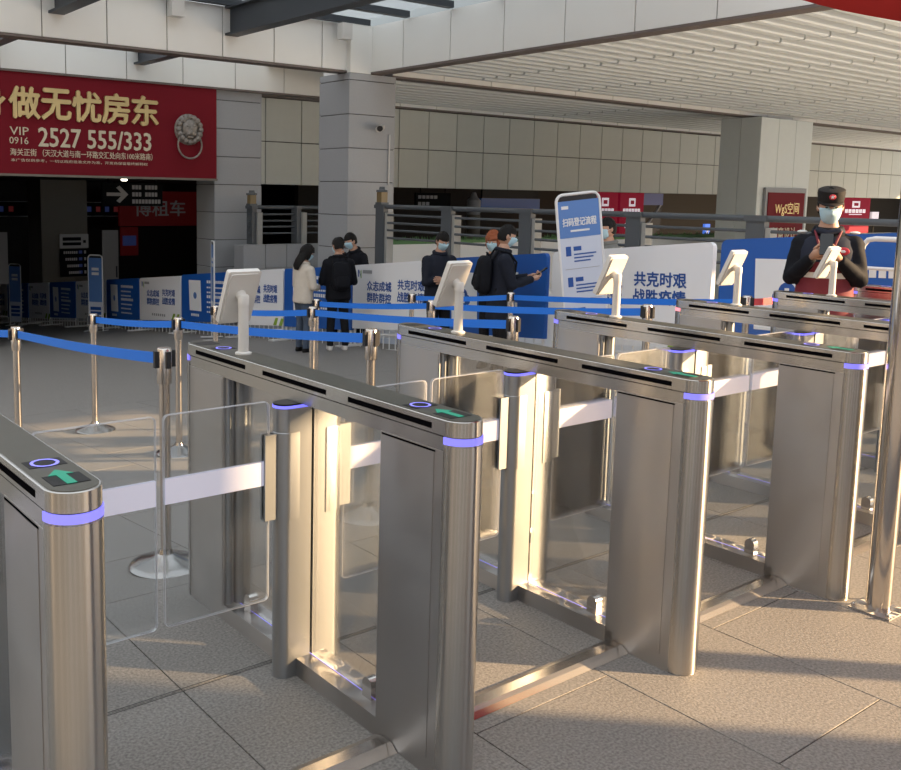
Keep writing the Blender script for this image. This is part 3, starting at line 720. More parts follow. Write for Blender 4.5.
# ================================================================== BARRIER BOARDS
def barrier(kind, ax_, ay_, bx_, by_, za, zb_, hc, label, emblem='plain', rz_off=0):
    """ax,ay = end seen on the left, bx,by = end seen on the right; za, zb = top heights; hc = cover height"""
    L = math.hypot(bx_-ax_, by_-ay_); rz = math.atan2(by_-ay_, bx_-ax_)
    t = thing('barrier_board', label, 'barrier', (ax_, ay_, 0), rz, 'fence of covered crowd barriers')
    zt = lambda x: za+(zb_-za)*x/L
    sk = (zb_-za)/L
    gz = lambda x: ground(ay_+(by_-ay_)*x/L)
    shear = Matrix(((1,0,0,0),(0,1,0,0),(sk,0,1,za),(0,0,0,1)))
    cov = slab(rrect(0.02, L-0.02, -hc, 0.0, 0.06, 6, (0,0,1,1)), -0.025, 0.025).xform(shear).build('cover', 'board_blue' if kind == 'B' else 'board_white', t)
    fr = MB(); r = 0.018; zb0, zb1 = gz(0.06)+0.005, gz(L-0.06)+0.005
    fr.tube([(0.06,0.0,zb0), (0.06,0.0,za-0.05)], r, 8); fr.tube([(L-0.06,0,zb1), (L-0.06,0,zb_-0.05)], r, 8)
    fr.tube([(0.06,0,za-hc-0.08), (L-0.06,0,zb_-hc-0.08)], r*0.9, 8)
    fr.build('frame', 'barrier_white', t)
    ft = MB()
    for x, z in ((0.06, zb0), (L-0.06, zb1)):
        f = MB().box((x-0.02,-0.28,z-0.004), (x+0.02,0.28,z+0.02)); f.build('foot', 'barrier_white', t, smooth=False)
    bars = MB(); nb = max(3, int(L/0.16))
    for k in range(1, nb):
        x = 0.06+(L-0.12)*k/nb; bars.tube([(x,0,zt(x)-hc-0.30), (x,0,zt(x)-hc+0.02)], 0.008, 6)
    bars.tube([(0.06,0,za-hc-0.30), (L-0.06,0,zb_-hc-0.30)], 0.012, 6)
    bo = bars.build('bars', 'barrier_white', t)
    def put(o, x, z):
        # print follows the slanted cover
        o.matrix_local = Matrix(((1,0,0,x),(0,1,0,-0.0275),(sk,0,1,za+sk*x+z),(0,0,0,1))); return o
    k = L/1.9
    if kind == 'W':
        for j, (l, r_) in enumerate((('众志成城', '共克时艰'), ('群防群控', '战胜疫情'))):
            put(obj('lettering', text_mesh(l, round(0.56*k,3), 0.142, 'print_blue', 0.002, 0.025), cov), L*0.345, -0.335-0.172*j)
            put(obj('lettering', text_mesh(r_, round(0.56*k,3), 0.142, 'print_blue', 0.002, 0.025), cov), L*0.715, -0.335-0.172*j)
        lg = MB(); lg.add([(-0.05,0,-0.06),(-0.02,0,-0.06),(-0.02,0,0.04),(-0.05,0,0.05)], [(0,1,2,3)]); lg.add([(-0.02,0,0.02),(0.02,0,-0.06),(0.02,0,-0.03),(-0.02,0,0.05)], [(0,1,2,3)]); lg.add([(0.02,0,-0.08),(0.045,0,-0.08),(0.045,0,0.05),(0.02,0,0.03)], [(0,1,2,3)], 1)
        put(lg.build('logo', ['print_blue', 'leaf_green'], cov, smooth=False), L*0.10, -0.12)
        nm = MB().box((0,-0.002,0), (0.22*k,0,0.05)); put(nm.build('logo_caption', 'print_grey', cov, smooth=False), L*0.14, -0.13)
        cp = MB()
        for q in range(7): cp.box((q*0.09*k,-0.002,0), (q*0.09*k+0.055*k,0,0.05))
        put(cp.build('caption', 'print_grey', cov, smooth=False), L*0.32, -0.80)
        lf = MB()
        for q in range(2): lf.add([(q*0.17,0,0),(q*0.17+0.10,0,0),(q*0.17+0.16,0,0.13),(q*0.17+0.08,0,0.13)], [(0,1,2,3)])
        put(lf.build('green_mark', 'leaf_green', cov, smooth=False), L*0.78, -hc+0.01)
    elif emblem == 'plain':
        put(MB().box((-0.20*k,-0.002,-0.30), (0.20*k,0,0.30)).build('code_panel', 'code_white', cov, smooth=False), L*0.26, -0.42)
        em = MB().ball((0,0,0), (0.07*k,0.004,0.08), 12, 6); put(em.build('emblem', 'sign_blue', cov), L*0.26, -0.42)
        for q, (w, h) in enumerate(((0.62,0.055),(0.55,0.03),(0.50,0.03),(0.62,0.055),(0.60,0.03),(0.52,0.03),(0.56,0.03))):
            row = MB(); x = 0
            while x < w*k: row.box((x,-0.002,0), (x+0.045*k,0,h)); x += 0.062*k
            put(row.build('print_line', 'print_white', cov, smooth=False), L*0.47, -0.19-q*0.095)
        row = MB()
        for q in range(4): row.box((q*0.07*k,-0.002,0), (q*0.07*k+0.05*k,0,0.05))
        put(row.build('print_line', 'print_white', cov, smooth=False), L*0.19, -0.82)
    return t, cov, put, L
def code_panel(cov, put, x, z, w, h):
    # white code panel: the code itself is left out, its round cloud emblem stays
    put(MB().box((-w/2,-0.002,-h/2), (w/2,0,h/2)).build('code_panel', 'code_white', cov, smooth=False), x, z)
    em = MB()
    for (ex, ez, r) in ((0,0.03,0.085),(-0.075,-0.02,0.065),(0.075,-0.02,0.065),(0.0,-0.045,0.07)): em.ball((ex,-0.003,ez), (r*0.95,0.003,r), 18, 8)
    put(em.build('emblem', 'print_blue', cov), x, z)
    cr = MB().box((-0.02,-0.009,-0.065), (0.02,-0.006,0.065)); cr.box((-0.065,-0.009,-0.02), (0.065,-0.006,0.02))
    put(cr.build('emblem_cross', 'code_white', cov, smooth=False), x, z)
BOARDS = []
bl = [('W', 6.86,26.20,7.00,24.58,-1.16,-1.00,0.87,'white slogan board at the far left edge, deep in the shade'),
 ('B', 7.00,24.58,7.12,23.16,-1.00,-0.86,0.91,'narrow looking blue code board behind the far left notice stand'),
 ('W', 7.12,23.16,7.24,21.85,-0.86,-0.74,0.92,'shaded white slogan board right of the far left notice stand'),
 ('B', 7.24,21.85,7.38,20.39,-0.74,-0.60,0.88,'shaded blue code board left of the second notice stand'),
 ('W', 7.38,20.39,7.52,18.81,-0.60,-0.44,0.88,'white slogan board standing behind the second notice stand from the left'),
 ('B', 7.52,18.81,7.66,17.30,-0.43,-0.28,0.90,'blue code board just right of the second notice stand from the left'),
 ('W', 7.66,17.30,7.79,15.54,-0.28,-0.10,0.90,'white slogan board under the dark entrance, between two full blue boards'),
 ('B', 7.79,15.54,7.89,13.37,-0.08,0.15,0.94,'blue code board behind the edge-on notice stand, before the left pillar'),
 ('W', 7.89,13.37,7.95,11.93,0.15,0.30,0.98,'white slogan board half hidden by the leftmost face terminal'),
 ('B', 7.95,11.93,7.91,9.89,0.30,0.49,0.99,'blue board behind the woman in white and her companion'),
 ('W', 7.91,9.90,7.76,7.76,0.50,0.73,0.97,'white slogan board between the group of three and the man with folded arms'),
 ('B', 7.76,7.76,7.46,5.56,0.74,0.955,0.98,'blue board behind the man holding a phone'),
 ('W', 7.45,5.50,7.13,3.26,0.97,1.20,1.0,'large white slogan board right of the tilted notice stand'),
 ('B', 7.13,3.22,7.08,1.20,1.22,1.39,1.05,'large blue board with white code panel behind the guard')]
for i, (k, xa, ya, xb, yb, za, zb_, hc, lb) in enumerate(bl):
    last = i == len(bl)-1
    t, cov, put, L = barrier(k, xa, ya, xb, yb, za, zb_, hc, lb, 'none' if last or i == 11 else 'plain')
    if last:
        code_panel(cov, put, 0.68, -0.50, 0.60, 0.62)
        rows = ((0.40, 0.075), (0.52, 0.045), (0.56, 0.05), (0.60, 0.075), (0.55, 0.045))
        for q, (w, h) in enumerate(rows):
            row = MB(); x = 0
            while x < w: row.box((x,-0.002,0), (x+h*0.75,0,h)); x += h*1.0
            put(row.build('print_line', 'print_white', cov, smooth=False), 1.20, -0.34-q*0.135)
    if i == 11:
        code_panel(cov, put, 0.62, -0.52, 0.56, 0.66)
        for q, (w, h) in enumerate(((0.55,0.06),(0.45,0.04),(0.40,0.04),(0.55,0.06),(0.5,0.04),(0.42,0.04))):
            row = MB(); x = 0
            while x < w: row.box((x,-0.002,0), (x+h*0.75,0,h)); x += h*1.0
            put(row.build('print_line', 'print_white', cov, smooth=False), 1.12, -0.24-q*0.12)

# ---- notice stands
def notice_stand(loc, rz, w, h, label, lean=0.0, title=None):
    t = thing('notice_stand', label, 'notice stand', loc, rz, 'notice stands'); t.rotation_euler = (0, lean, rz)
    fr = MB(); pr = rrect(-w/2, w/2, 0.02, h, 0.07, 6, (0,0,1,1))
    pts = [(pr[0][0],0,pr[0][1])]+[(x,0,z) for x, z in pr[1:]]
    order = [(-w/2,0,0.02)]+[(x,0,z) for x, z in pr[2:][::-1]]+[(w/2,0,0.02)]
    fr.tube(order, 0.014, 8); fr.build('frame', 'barrier_white', t)
    hh = h*(0.21 if title else 0.60)
    slab(rrect(-w/2+0.01, w/2-0.01, 0.10, h-0.02-hh, 0.01), -0.006, 0.006).build('panel', 'sign_pale', t, smooth=False)
    hd = slab(rrect(-w/2+0.01, w/2-0.01, h-0.02-hh, h-0.06, 0.01), -0.008, 0.008).build('header', 'sign_blue', t, smooth=False)
    MB().box((-w/2+0.03,-0.007,h-0.06), (w/2-0.03,0.007,h-0.018)).build('top_band', 'black_plastic', t, smooth=False)
    if title:
        letter(hd, title, 0, h-0.02-hh*0.62, w*0.78, 0.075, 'print_white', -0.0085, 0.002, 0.025)
        MB().box((-w*0.22,-0.0105,0), (w*0.22,-0.0085,0.018)).build('print_line', 'print_white', hd, (0,0,h-0.02-hh*0.86), smooth=False)
        MB().box((-w*0.40,-0.0105,0), (-w*0.24,-0.0085,0.03)).build('logo_caption', 'print_white', hd, (0,0,h-0.02-hh*0.30), smooth=False)
        z = h-0.02-hh-0.08
        for j in range(4):
            mb = MB(); mb.box((-w*0.36,-0.0085,z-0.09), (-w*0.24,-0.0065,z)); mb.box((-w*0.18,-0.0085,z-0.045), (w*0.0,-0.0065,z-0.005))
            for q in range(3): mb.box((-w*0.18,-0.0085,z-0.085-q*0.032), (w*(0.34-0.07*q),-0.0065,z-0.072-q*0.032))
            mb.build('print_block', 'print_blue', t, smooth=False); MB().box((-w*0.4,-0.0085,z-0.215), (w*0.4,-0.0065,z-0.211)).build('rule', 'print_grey', t, smooth=False)
            z -= 0.29
    else:
        mb = MB()
        for q in range(3): mb.box((-w*0.38,-0.0085,h*0.28-q*0.10), (w*0.38,-0.0065,h*0.28-q*0.10+0.07))
        mb.build('print_block', 'print_blue', t, smooth=False)
        mb = MB()
        for q in range(2): mb.box((-w*0.25,-0.0105,h*0.80-q*0.10), (w*0.25,-0.0085,h*0.80-q*0.10+0.06))
        mb.build('print_line', 'print_white', hd, smooth=False)
    for s in (-1, 1): MB().box((s*w/2-0.02,-0.20,0.0), (s*w/2+0.02,0.20,0.02)).build('foot', 'barrier_white', t, smooth=False)
    return t
CA = math.atan2(-0.595, 0.803)   # turned square to the queue
notice_stand((6.46, 4.08, ground(4.08)+0.03), CA+0.15, 0.42, 1.82, 'tall tilted notice stand with blue header beside the third face terminal', -0.12, '扫码登记流程')
notice_stand((6.66, 22.8, ground(22.8)+0.002), -0.9, 0.34, 1.58, 'farthest notice stand at the far left, in shade')
notice_stand((6.98, 18.1, ground(18.1)+0.002), -0.9, 0.34, 1.66, 'second notice stand from the left, between blue boards')
notice_stand((7.34, 13.38, ground(13.38)+0.002), -1.95, 0.44, 1.76, 'notice stand seen edge on before the left pillar')

# ---- white bent tube rail by the chrome post
t = thing('tube_rail', 'white bent tube rail behind the seventh turnstile', 'rail', (6.64, 1.74, ground(1.74)))
MB().tube([(0,0,0.002),(0,0,1.22),(0.002,-0.01,1.27),(0.006,-0.04,1.31),(0.012,-0.09,1.32),(0.06,-0.41,1.32),(0.068,-0.46,1.31),(0.073,-0.49,1.27),(0.075,-0.50,1.22),(0.075,-0.50,0.002)], 0.02, 12).build('tube', 'barrier_white', t)
MB().tube([(0,0,1.10),(0.075,-0.50,1.10)], 0.014, 10).build('crossbar', 'barrier_white', t)

# ================================================================== RED SIGN OVER THE ENTRANCE
sg = thing('shop_sign', 'large red sign with gold characters and lion knocker over the dark entrance', 'sign', (0, 15.36, 0))
MB().box((-4.0, 0.03, 1.84), (8.49, 0.10, 3.60)).build('board', 'sign_red', sg, smooth=False)
MB().box((-4.0, -0.01, 1.80), (8.49, 0.12, 1.84)).build('bottom_trim', 'int_col', sg, smooth=False)
for ch, xc in (('身', 4.10), ('做', 4.70), ('无', 5.26), ('忧', 5.82), ('房', 6.375), ('东', 6.955)):
    letter(sg, ch, xc, 3.08, 0.52, 0.53, 'gold', 0.03, 0.05, 0.03, 'character')
letter(sg, 'VIP', 4.605, 2.585, 0.33, 0.14, 'gold_light', 0.03, 0.01, 0.0)
letter(sg, '0916', 4.595, 2.42, 0.33, 0.12, 'gold_light', 0.03, 0.01, 0.0)
letter(sg, '2527 555/333', 6.01, 2.50, 2.14, 0.33, 'gold_light', 0.03, 0.012, 0.02)
letter(sg, '海关正街', 4.67, 2.22, 0.46, 0.125, 'gold_light', 0.03, 0.006, 0.004); letter(sg, '（天汉大道与南一环路交汇处向东100米路南）', 6.06, 2.22, 2.10, 0.13, 'gold_light', 0.03, 0.006, 0.004)
letter(sg, '本广告仅供参考，一切以政府批准文件为准，开发商保留最终解释权', 5.73, 2.08, 2.56, 0.055, 'gold_light', 0.03, 0.004)
kn = MB()
kn.lathe([(0.30,0),(0.30,0.02),(0.275,0.04),(0.25,0.045)], n=32); kn.xform(Matrix.Rotation(PI/2, 4, 'X'))
for k in range(16):
    a = 2*PI*k/16; kn.ball((0.235*math.cos(a), -0.06, 0.235*math.sin(a)), 0.062, 8, 6)
kn.ball((0,-0.07,0.02), (0.165,0.06,0.19)); kn.ball((0,-0.115,-0.055), (0.075,0.05,0.065)); kn.ball((0,-0.13,0.0), (0.03,0.03,0.06))
for s in (-1, 1):
    kn.ball((s*0.07,-0.115,0.07), (0.035,0.02,0.025)); kn.ball((s*0.13,-0.07,0.17), (0.05,0.04,0.06)); kn.ball((s*0.06,-0.12,-0.09), (0.045,0.04,0.04))
kn.ball((0,-0.10,-0.15), (0.08,0.04,0.03))
ko = kn.build('lion_knocker', 'silver_print', sg, (7.87, 0.03, 2.78))
MB().tube([(0.255*math.cos(a), -0.07, -0.30+0.26*math.sin(a)) for a in [2*PI*k/32 for k in range(33)]], 0.018, 8).build('ring', 'silver_print', ko)

# ================================================================== DARK ENTRANCE, LEFT
ic = thing('interior_column', 'dim beige column inside the dark entrance carrying a directory', 'column', (9.11, 26.6, ground(26)))
MB().box((-0.7,-0.6,0), (0.68,0.6,4.05)).build('shaft', 'int_col', ic, smooth=False)
MB().box((-0.18,-0.66,2.05), (0.68,-0.61,2.46)).build('notice_plate', 'dim_white', ic, smooth=False)
mb = MB(); mb.box((-0.10,-0.67,2.27), (0.45,-0.662,2.37)); mb.box((-0.10,-0.67,2.13), (0.45,-0.662,2.22)); mb.box((0.52,-0.67,2.2), (0.60,-0.662,2.28)); mb.build('print_line', 'sign_black', ic, smooth=False)
dp = MB().box((-0.18,-0.66,1.20), (0.68,-0.61,2.03)).build('directory', 'sign_black', ic, smooth=False)
for q in range(4):
    mb = MB()
    for w in range(6 if q else 7): mb.box((-0.08+w*0.062+0.05*q,-0.668,1.88-q*0.2), (-0.035+w*0.062+0.05*q,-0.661,1.96-q*0.2))
    mb.build('print_line', 'dim_white', dp, smooth=False); MB().box((0.38,-0.668,1.88-q*0.2), (0.48,-0.661,1.97-q*0.2)).build('icon', 'icon_dim', dp, smooth=False); MB().box((0.54,-0.668,1.88-q*0.2), (0.60,-0.661,1.97-q*0.2)).build('print_line', 'dim_white', dp, smooth=False)
hs = thing('hanging_sign', 'black hanging sign with white arrow inside the dark entrance', 'sign', (8.66, 20, 1.21))
MB().box((-0.76,-0.05,0), (0.77,0.05,0.55)).build('panel', 'sign_black', hs, smooth=False)
mb = MB(); slab([(-0.66,0.235),(-0.30,0.235),(-0.42,0.12),(-0.34,0.07),(-0.12,0.275),(-0.34,0.48),(-0.42,0.43),(-0.30,0.315),(-0.66,0.315)], -0.056, -0.051, mb); mb.build('arrow', 'dim_white', hs, smooth=False)
for q, n_ in enumerate((8, 8, 9)):
    mb = MB()
    for w in range(n_):
        if q < 2 and w == 3: continue
        mb.box((-0.02+w*0.083,-0.056,0.40-q*0.17), (0.045+w*0.083,-0.051,0.50-q*0.17))
    mb.build('print_line', 'dim_white', hs, smooth=False)
for s in (-1, 1): MB().tube([(s*0.6,0,0.55), (s*0.6,0,0.67)], 0.015, 6).build('hanger', 'sign_black', hs)
rs_ = thing('shop_sign', 'dim red shop sign reading 博租车 deep inside the dark entrance', 'sign', (13.92, 30, 0.34))
MB().box((-1.49,-0.06,0), (1.49,0.06,1.23)).build('board', 'dim_red', rs_, smooth=False)
letter(rs_, '博租车', 0.05, 0.63, 1.95, 0.56, 'dim_white', -0.062, 0.02, 0.012)
po = thing('poster', 'dim poster beside the dark shop door inside the entrance', 'poster', (12.8, 30, -0.7)); MB().box((-0.33,-0.03,0), (0.33,0.03,1.0)).build('sheet', 'dim_red', po, smooth=False); MB().box((-0.25,-0.036,0.35), (0.25,-0.031,0.7)).build('picture', 'icon_dim', po, smooth=False)
dr = thing('door_panel', 'pale door leaf standing in the dark entrance, right of the interior column', 'door', (12.1, 30, ground(30))); MB().box((-0.28,-0.04,0), (0.28,0.04,2.75)).build('leaf', 'dim_white', dr, smooth=False); MB().box((0.18,-0.08,1.1), (0.22,-0.04,1.5)).build('handle', 'steel_dark', dr, smooth=False)
lp = thing('door_panel', 'pale panel at the far left edge inside the dark entrance', 'panel', (7.75, 28.5, ground(28.5))); MB().box((-0.4,-0.04,0), (0.40,0.04,2.65)).build('leaf', 'dim_white', lp, smooth=False); MB().box((0.06,-0.05,1.5), (0.10,-0.04,2.0)).build('print_line', 'sign_black', lp, smooth=False)
for (x0, x1, lb) in ((7.6, 9.9, 'dark light box strip with small coloured icons, left of the interior column'), (11.2, 12.5, 'dark light box strip with small coloured icons, right of the interior column')):
    st = thing('light_box', lb, 'sign', (x0, 30.2, 0.68)); MB().box((0,-0.05,0), (x1-x0,0.05,0.48)).build('box', 'sign_black', st, smooth=False); MB().box((0.1,-0.02,0.48), (0.16,0.02,1.2)).box((x1-x0-0.16,-0.02,0.48), (x1-x0-0.1,0.02,1.2)).build('hanger', 'sign_black', st, smooth=False)
    for z in (0.0, 0.48): MB().box((0,-0.07,z-0.015), (x1-x0,-0.05,z+0.015)).build('edge_strip', 'print_grey', st, smooth=False)
    for q in range(4): MB().box((0.15+q*0.32,-0.06,0.15), (0.30+q*0.32,-0.051,0.33)).build('icon', 'icon_dim_red' if q % 2 else 'icon_dim', st, smooth=False)
for (x, y) in ((9.3, 22.0), (5.5, 24.0)):
    d = tag(MB().lathe([(0.06,0),(0.08,0.02),(0.08,0.05)], n=16).build('downlight', 'lamp_glow', None, (x, y, 1.825)), 'small glowing downlight in the entrance ceiling, %s' % ('above the hanging sign' if x > 8 else 'at far left'), 'lamp')

# ================================================================== RAILINGS, LOW WALLS
def railing(name, pts_posts, z_top, along, lo, hi, fixed, z_wall, label, lantern_at):
    t = thing(name, label, 'railing', (0,0,0))
    rails = [0, 0.14, 0.27, 0.39, 0.52]
    for k, dz in enumerate(rails):
        a = (lo, fixed, z_top-dz) if along == 'x' else (fixed, lo, z_top-dz); b = (hi, fixed, z_top-dz) if along == 'x' else (fixed, hi, z_top-dz)
        MB().tube([a, b], 0.038 if k == 0 else 0.020, 10).build('rail', 'rail_dark', t)
    for q in pts_posts:
        x, y = (q, fixed) if along == 'x' else (fixed, q)
        po = MB().box((x-0.05,y-0.11,z_wall), (x+0.05,y+0.11,z_top-0.02)).build('post', 'rail_dark', t, smooth=False)
        MB().box((x-0.02 if along=='y' else x+0.05, y-0.17, z_wall), (x+0.12 if along=='y' else x+0.15, y-0.11 if along=='y' else y+0.05, z_top-0.10)).build('stone_side', 'rail_stone', po, smooth=False)
        MB().box((x-0.07,y-0.13,z_top-0.03), (x+0.07,y+0.13,z_top+0.03)).build('post_cap', 'rail_dark', po, smooth=False)
    x, y = (lantern_at, fixed) if along == 'x' else (fixed, lantern_at)
    ln = MB().box((x-0.08,y-0.08,z_top+0.03), (x+0.08,y+0.08,z_top+0.07)).build('lantern', 'rail_dark', t, smooth=False)
    MB().lathe([(0.127,0.24),(0.127,0.275),(0.07,0.28),(0.06,0.33)], (x, y, z_top), 4).build('lantern_roof', 'rail_dark', ln, smooth=False)
    MB().box((x-0.065,y-0.065,z_top+0.07), (x+0.065,y+0.065,z_top+0.24)).build('lantern_glass', 'lamp_amber', ln, smooth=False)
    return t
railing('railing', (10.95, 9.28, 7.62, 5.78, 4.14, 2.5, 0.9), 1.38, 'y', 0.4, 11.1, 9.25, 0.28, 'dark metal railing running under the white beam to the right edge, with end lantern', 10.95)
railing('railing', (8.9, 9.95), 1.29, 'x', 8.82, 10.6, 14.7, 0.56, 'short dark railing between the left pillar and the middle pillar', 8.9)
w1 = MB().box((9.09,0.4,-1.0), (9.45,11.3,0.28)); struct('wall_rail_right', w1, 'wall_white')
wl = MB().box((8.62,14.55,-1.4), (11.5,14.9,0.54)); wl = struct('wall_rail_left', wl, 'clad')
cm = MB().cbox((0.005,0,0.005), (0.495,0.02,0.475)).mesh('panel', 'clad', False)
for k in range(5):
    for j in range(4): obj('panel', cm, wl, (8.62+0.5*k, 14.53, 0.56-0.48*(j+1)))
pl = MB().box((10.6,13.5,-1.4), (34,13.9,0.56)); struct('wall_planter', pl, 'wall_white')
tf = MB(); 
for k in range(1400):
    x = 10.6+random.random()*18; yy = 13.52+random.random()*0.34; h = 0.08+random.random()*0.10; a = random.random()*PI; w = 0.03
    tf.add([(x-w*math.cos(a),yy-w*math.sin(a),0.565),(x+w*math.cos(a),yy+w*math.sin(a),0.565),(x+random.uniform(-.04,.04),yy+random.uniform(-.03,.03),0.55+h)], [(0,1,2)])
tf.box((10.6,13.5,0.562), (30,13.9,0.63))
to = tf.build('hedge_turf', 'turf', smooth=False); tag(to, 'strip of green turf on the white planter wall behind the railing', 'turf'); to['kind'] = 'stuff'

# ================================================================== ROOM BEHIND, RIGHT
t = thing('hanging_sign', 'black hanging sign with dim lettering under the beige wall', 'sign', (18.67, 20.5, 1.20)); MB().box((-0.7,-0.04,0), (0.7,0.04,0.46)).build('panel', 'sign_black', t, smooth=False)
mb = MB()
for q in range(2):
    for w in range(5-2*q): mb.box((-0.62+w*0.16,-0.05,0.28-q*0.2), (-0.50+w*0.16,-0.041,0.38-q*0.2))
mb.build('print_line', 'print_grey', t, smooth=False)
for s in (-1, 1): MB().tube([(s*0.5,0,0.46), (s*0.5,0,0.68)], 0.015, 6).build('hanger', 'sign_black', t)
t = thing('cylinder_lamp', 'pale cylinder lamp on a tan post behind the railing', 'lamp', (20.4, 20.5, -1.7)); MB().tube([(0,0,0),(0,0,2.7)], 0.22, 16).build('post', 'int_col', t); MB().lathe([(0.20,2.7),(0.22,2.75),(0.22,3.15),(0.12,3.25),(0.06,3.4)], n=20).build('shade', 'print_grey', t)
t = thing('shop_sign', 'long dim blue sign board behind the railing', 'sign', (22.13, 20.6, 1.1)); MB().box((-1.36,-0.05,0), (1.37,0.05,0.42)).build('board', 'board_blue', t, smooth=False); MB().box((-1.4,-0.06,-0.03), (1.4,0.06,0.0)).build('bottom_trim', 'steel_dark', t, smooth=False); MB().box((-1.3,-0.04,0.42), (1.3,0.04,0.78)).build('mount', 'dark_int', t, smooth=False)
def red_box(x0, x1, z0, z1, y, label):
    t = thing('light_box', label, 'sign', ((x0+x1)/2, y, z0)); w = x1-x0; h = z1-z0
    MB().box((-w/2+0.02,-0.06,0), (w/2-0.02,0.06,h)).build('box', 'red_light', t, smooth=False)
    MB().box((-w*0.13,-0.07,h-0.50), (w*0.13,-0.061,h-0.20)).build('logo', 'glow_white', t, smooth=False)
    mb = MB().box((-w*0.07,-0.08,h-0.42), (w*0.07,-0.071,h-0.28)); mb.build('logo_hole', 'red_light', t, smooth=False)
    mb = MB()
    for q in range(6): mb.box((-w*0.36+q*w*0.12,-0.07,h-0.75), (-w*0.36+q*w*0.12+w*0.095,-0.061,h-0.58))
    mb.box((-w*0.22,-0.07,h-0.84), (w*0.22,-0.061,h-0.80)); mb.build('print_line', 'glow_white', t, smooth=False)
    mb = MB()
    for q in range(3): mb.ball((-w*0.2+q*w*0.2,-0.06,h-1.20+0.05*(q%2)), (0.12,0.02,0.10), 10, 6)
    mb.build('print_picture', 'glow_white', t)
    MB().box((-0.04,-0.03,z1-z1), (0.04,0.03,0.001)).build('seam', 'red_light', t, smooth=False)
    return t
red_box(26.05, 27.5, 0.0, 1.80, 20.5, 'left one of two red light boxes beside the tilted notice stand')
red_box(27.6, 29.0, 0.0, 1.80, 20.5, 'right one of two red light boxes left of the escalator')
red_box(43.6, 46.4, 0.0, 1.84, 20.5, 'far red light box just right of the guard')
t = thing('escalator', 'escalator with glowing handrails in the dark room behind', 'escalator', (30.3, 21.5, -1.7))
for q in range(2):
    MB().tube([(-1.4,q*0.9,0.9),(-0.9,q*0.9,1.0),(1.2,q*0.9,3.1)], 0.05, 8).build('handrail', 'print_grey', t)
    MB().add([(-1.4,q*0.9,0.2),(1.2,q*0.9,2.3),(1.2,q*0.9,3.05),(-1.4,q*0.9,0.85)], [(0,1,2,3)]) if False else None
    slab([(-1.4,0.1),(1.2,2.2),(1.2,3.05),(-0.9,0.95),(-1.4,0.85)], q*0.9-0.02, q*0.9+0.02).build('balustrade', 'dark_glass', t, smooth=False)
for k in range(8): MB().box((-1.2+k*0.30,0.05,0.15+k*0.27), (-0.85+k*0.30,0.85,0.22+k*0.27)).build('step', 'steel_dark', t, smooth=False)
MB().box((-0.7,-0.3,3.05), (0.9,-0.25,3.5)).build('screen', 'icon_dim', t, smooth=False)
t = thing('pillar_sign', 'narrow blue glowing vertical sign left of the wide pale pillar', 'sign', (33.15, 20.5, -2.0)); MB().box((-0.17,-0.05,0), (0.17,0.05,2.63)).build('panel', 'glow_blue', t, smooth=False); MB().box((-0.06,-0.06,1.9), (0.06,-0.051,2.45)).build('print_line', 'glow_white', t, smooth=False)
t = thing('wall_screen', 'small lit screen right of the far red light box', 'screen', (47.0, 20.5, 0.62)); MB().box((-0.34,-0.05,0), (0.34,0.05,0.52)).build('screen', 'glow_white', t, smooth=False); MB().box((-0.38,-0.04,-0.04), (0.38,0.04,0)).build('bezel', 'sign_black', t, smooth=False); MB().box((-0.04,0,-2.7), (0.04,0.04,-0.04)).build('stand', 'sign_black', t, smooth=False)
for x in (18.5, 22.3, 26.6, 30.2): tag(MB().lathe([(0.05,0),(0.09,0.02),(0.09,0.05)], n=16).build('downlight', 'lamp_glow', None, (x, 18.2, 1.825)), 'tiny glowing downlight under the beige wall, number %s from the middle pillar' % {18.5: 'one', 22.3: 'two', 26.6: 'three', 30.2: 'four'}[x], 'lamp')
# framed red sign on the wide pillar
t = thing('framed_sign', 'framed dark red sign with gold letters on the wide pale pillar', 'sign', (22.41, 11.22, 0.45))
MB().box((-0.95,0.0,0), (0.95,0.07,1.46)).build('frame', 'print_grey', t, smooth=False); pn = MB().box((-0.85,-0.02,0.04), (0.85,0.0,1.34)).build('panel', 'sign_red', t, smooth=False)
letter(pn, 'WgS空间', 0.03, 0.93, 1.12, 0.34, 'gold', -0.022, 0.01, 0.005); letter(pn, '创意设计', -0.05, 0.32, 1.15, 0.30, 'gold_light', -0.022, 0.01, 0.012)
# CCTV camera on the middle pillar
t = thing('security_camera', 'small white security camera on the middle pillar', 'camera', (9.55, 11.5, 2.70))
MB().lathe([(0.05,0),(0.05,0.02),(0.02,0.03)], n=14).xform(Matrix.Rotation(PI/2, 4, 'X')).build('mount', 'white_plastic', t); MB().tube([(0,-0.02,0),(0,-0.10,0.02)], 0.018, 8).build('arm', 'white_plastic', t)
MB().tube([(0.05,-0.06,0.03),(-0.10,-0.20,-0.0)], 0.055, 14).build('housing', 'white_plastic', t); MB().tube([(-0.10,-0.20,0.0),(-0.125,-0.223,-0.005)], 0.05, 14).build('lens', 'black_plastic', t)
tag(MB().tube([(9.80,11.48,2.62),(9.80,11.48,1.75)], 0.014, 8).build('conduit', 'white_plastic'), 'thin white conduit down the middle pillar below the camera', 'conduit')

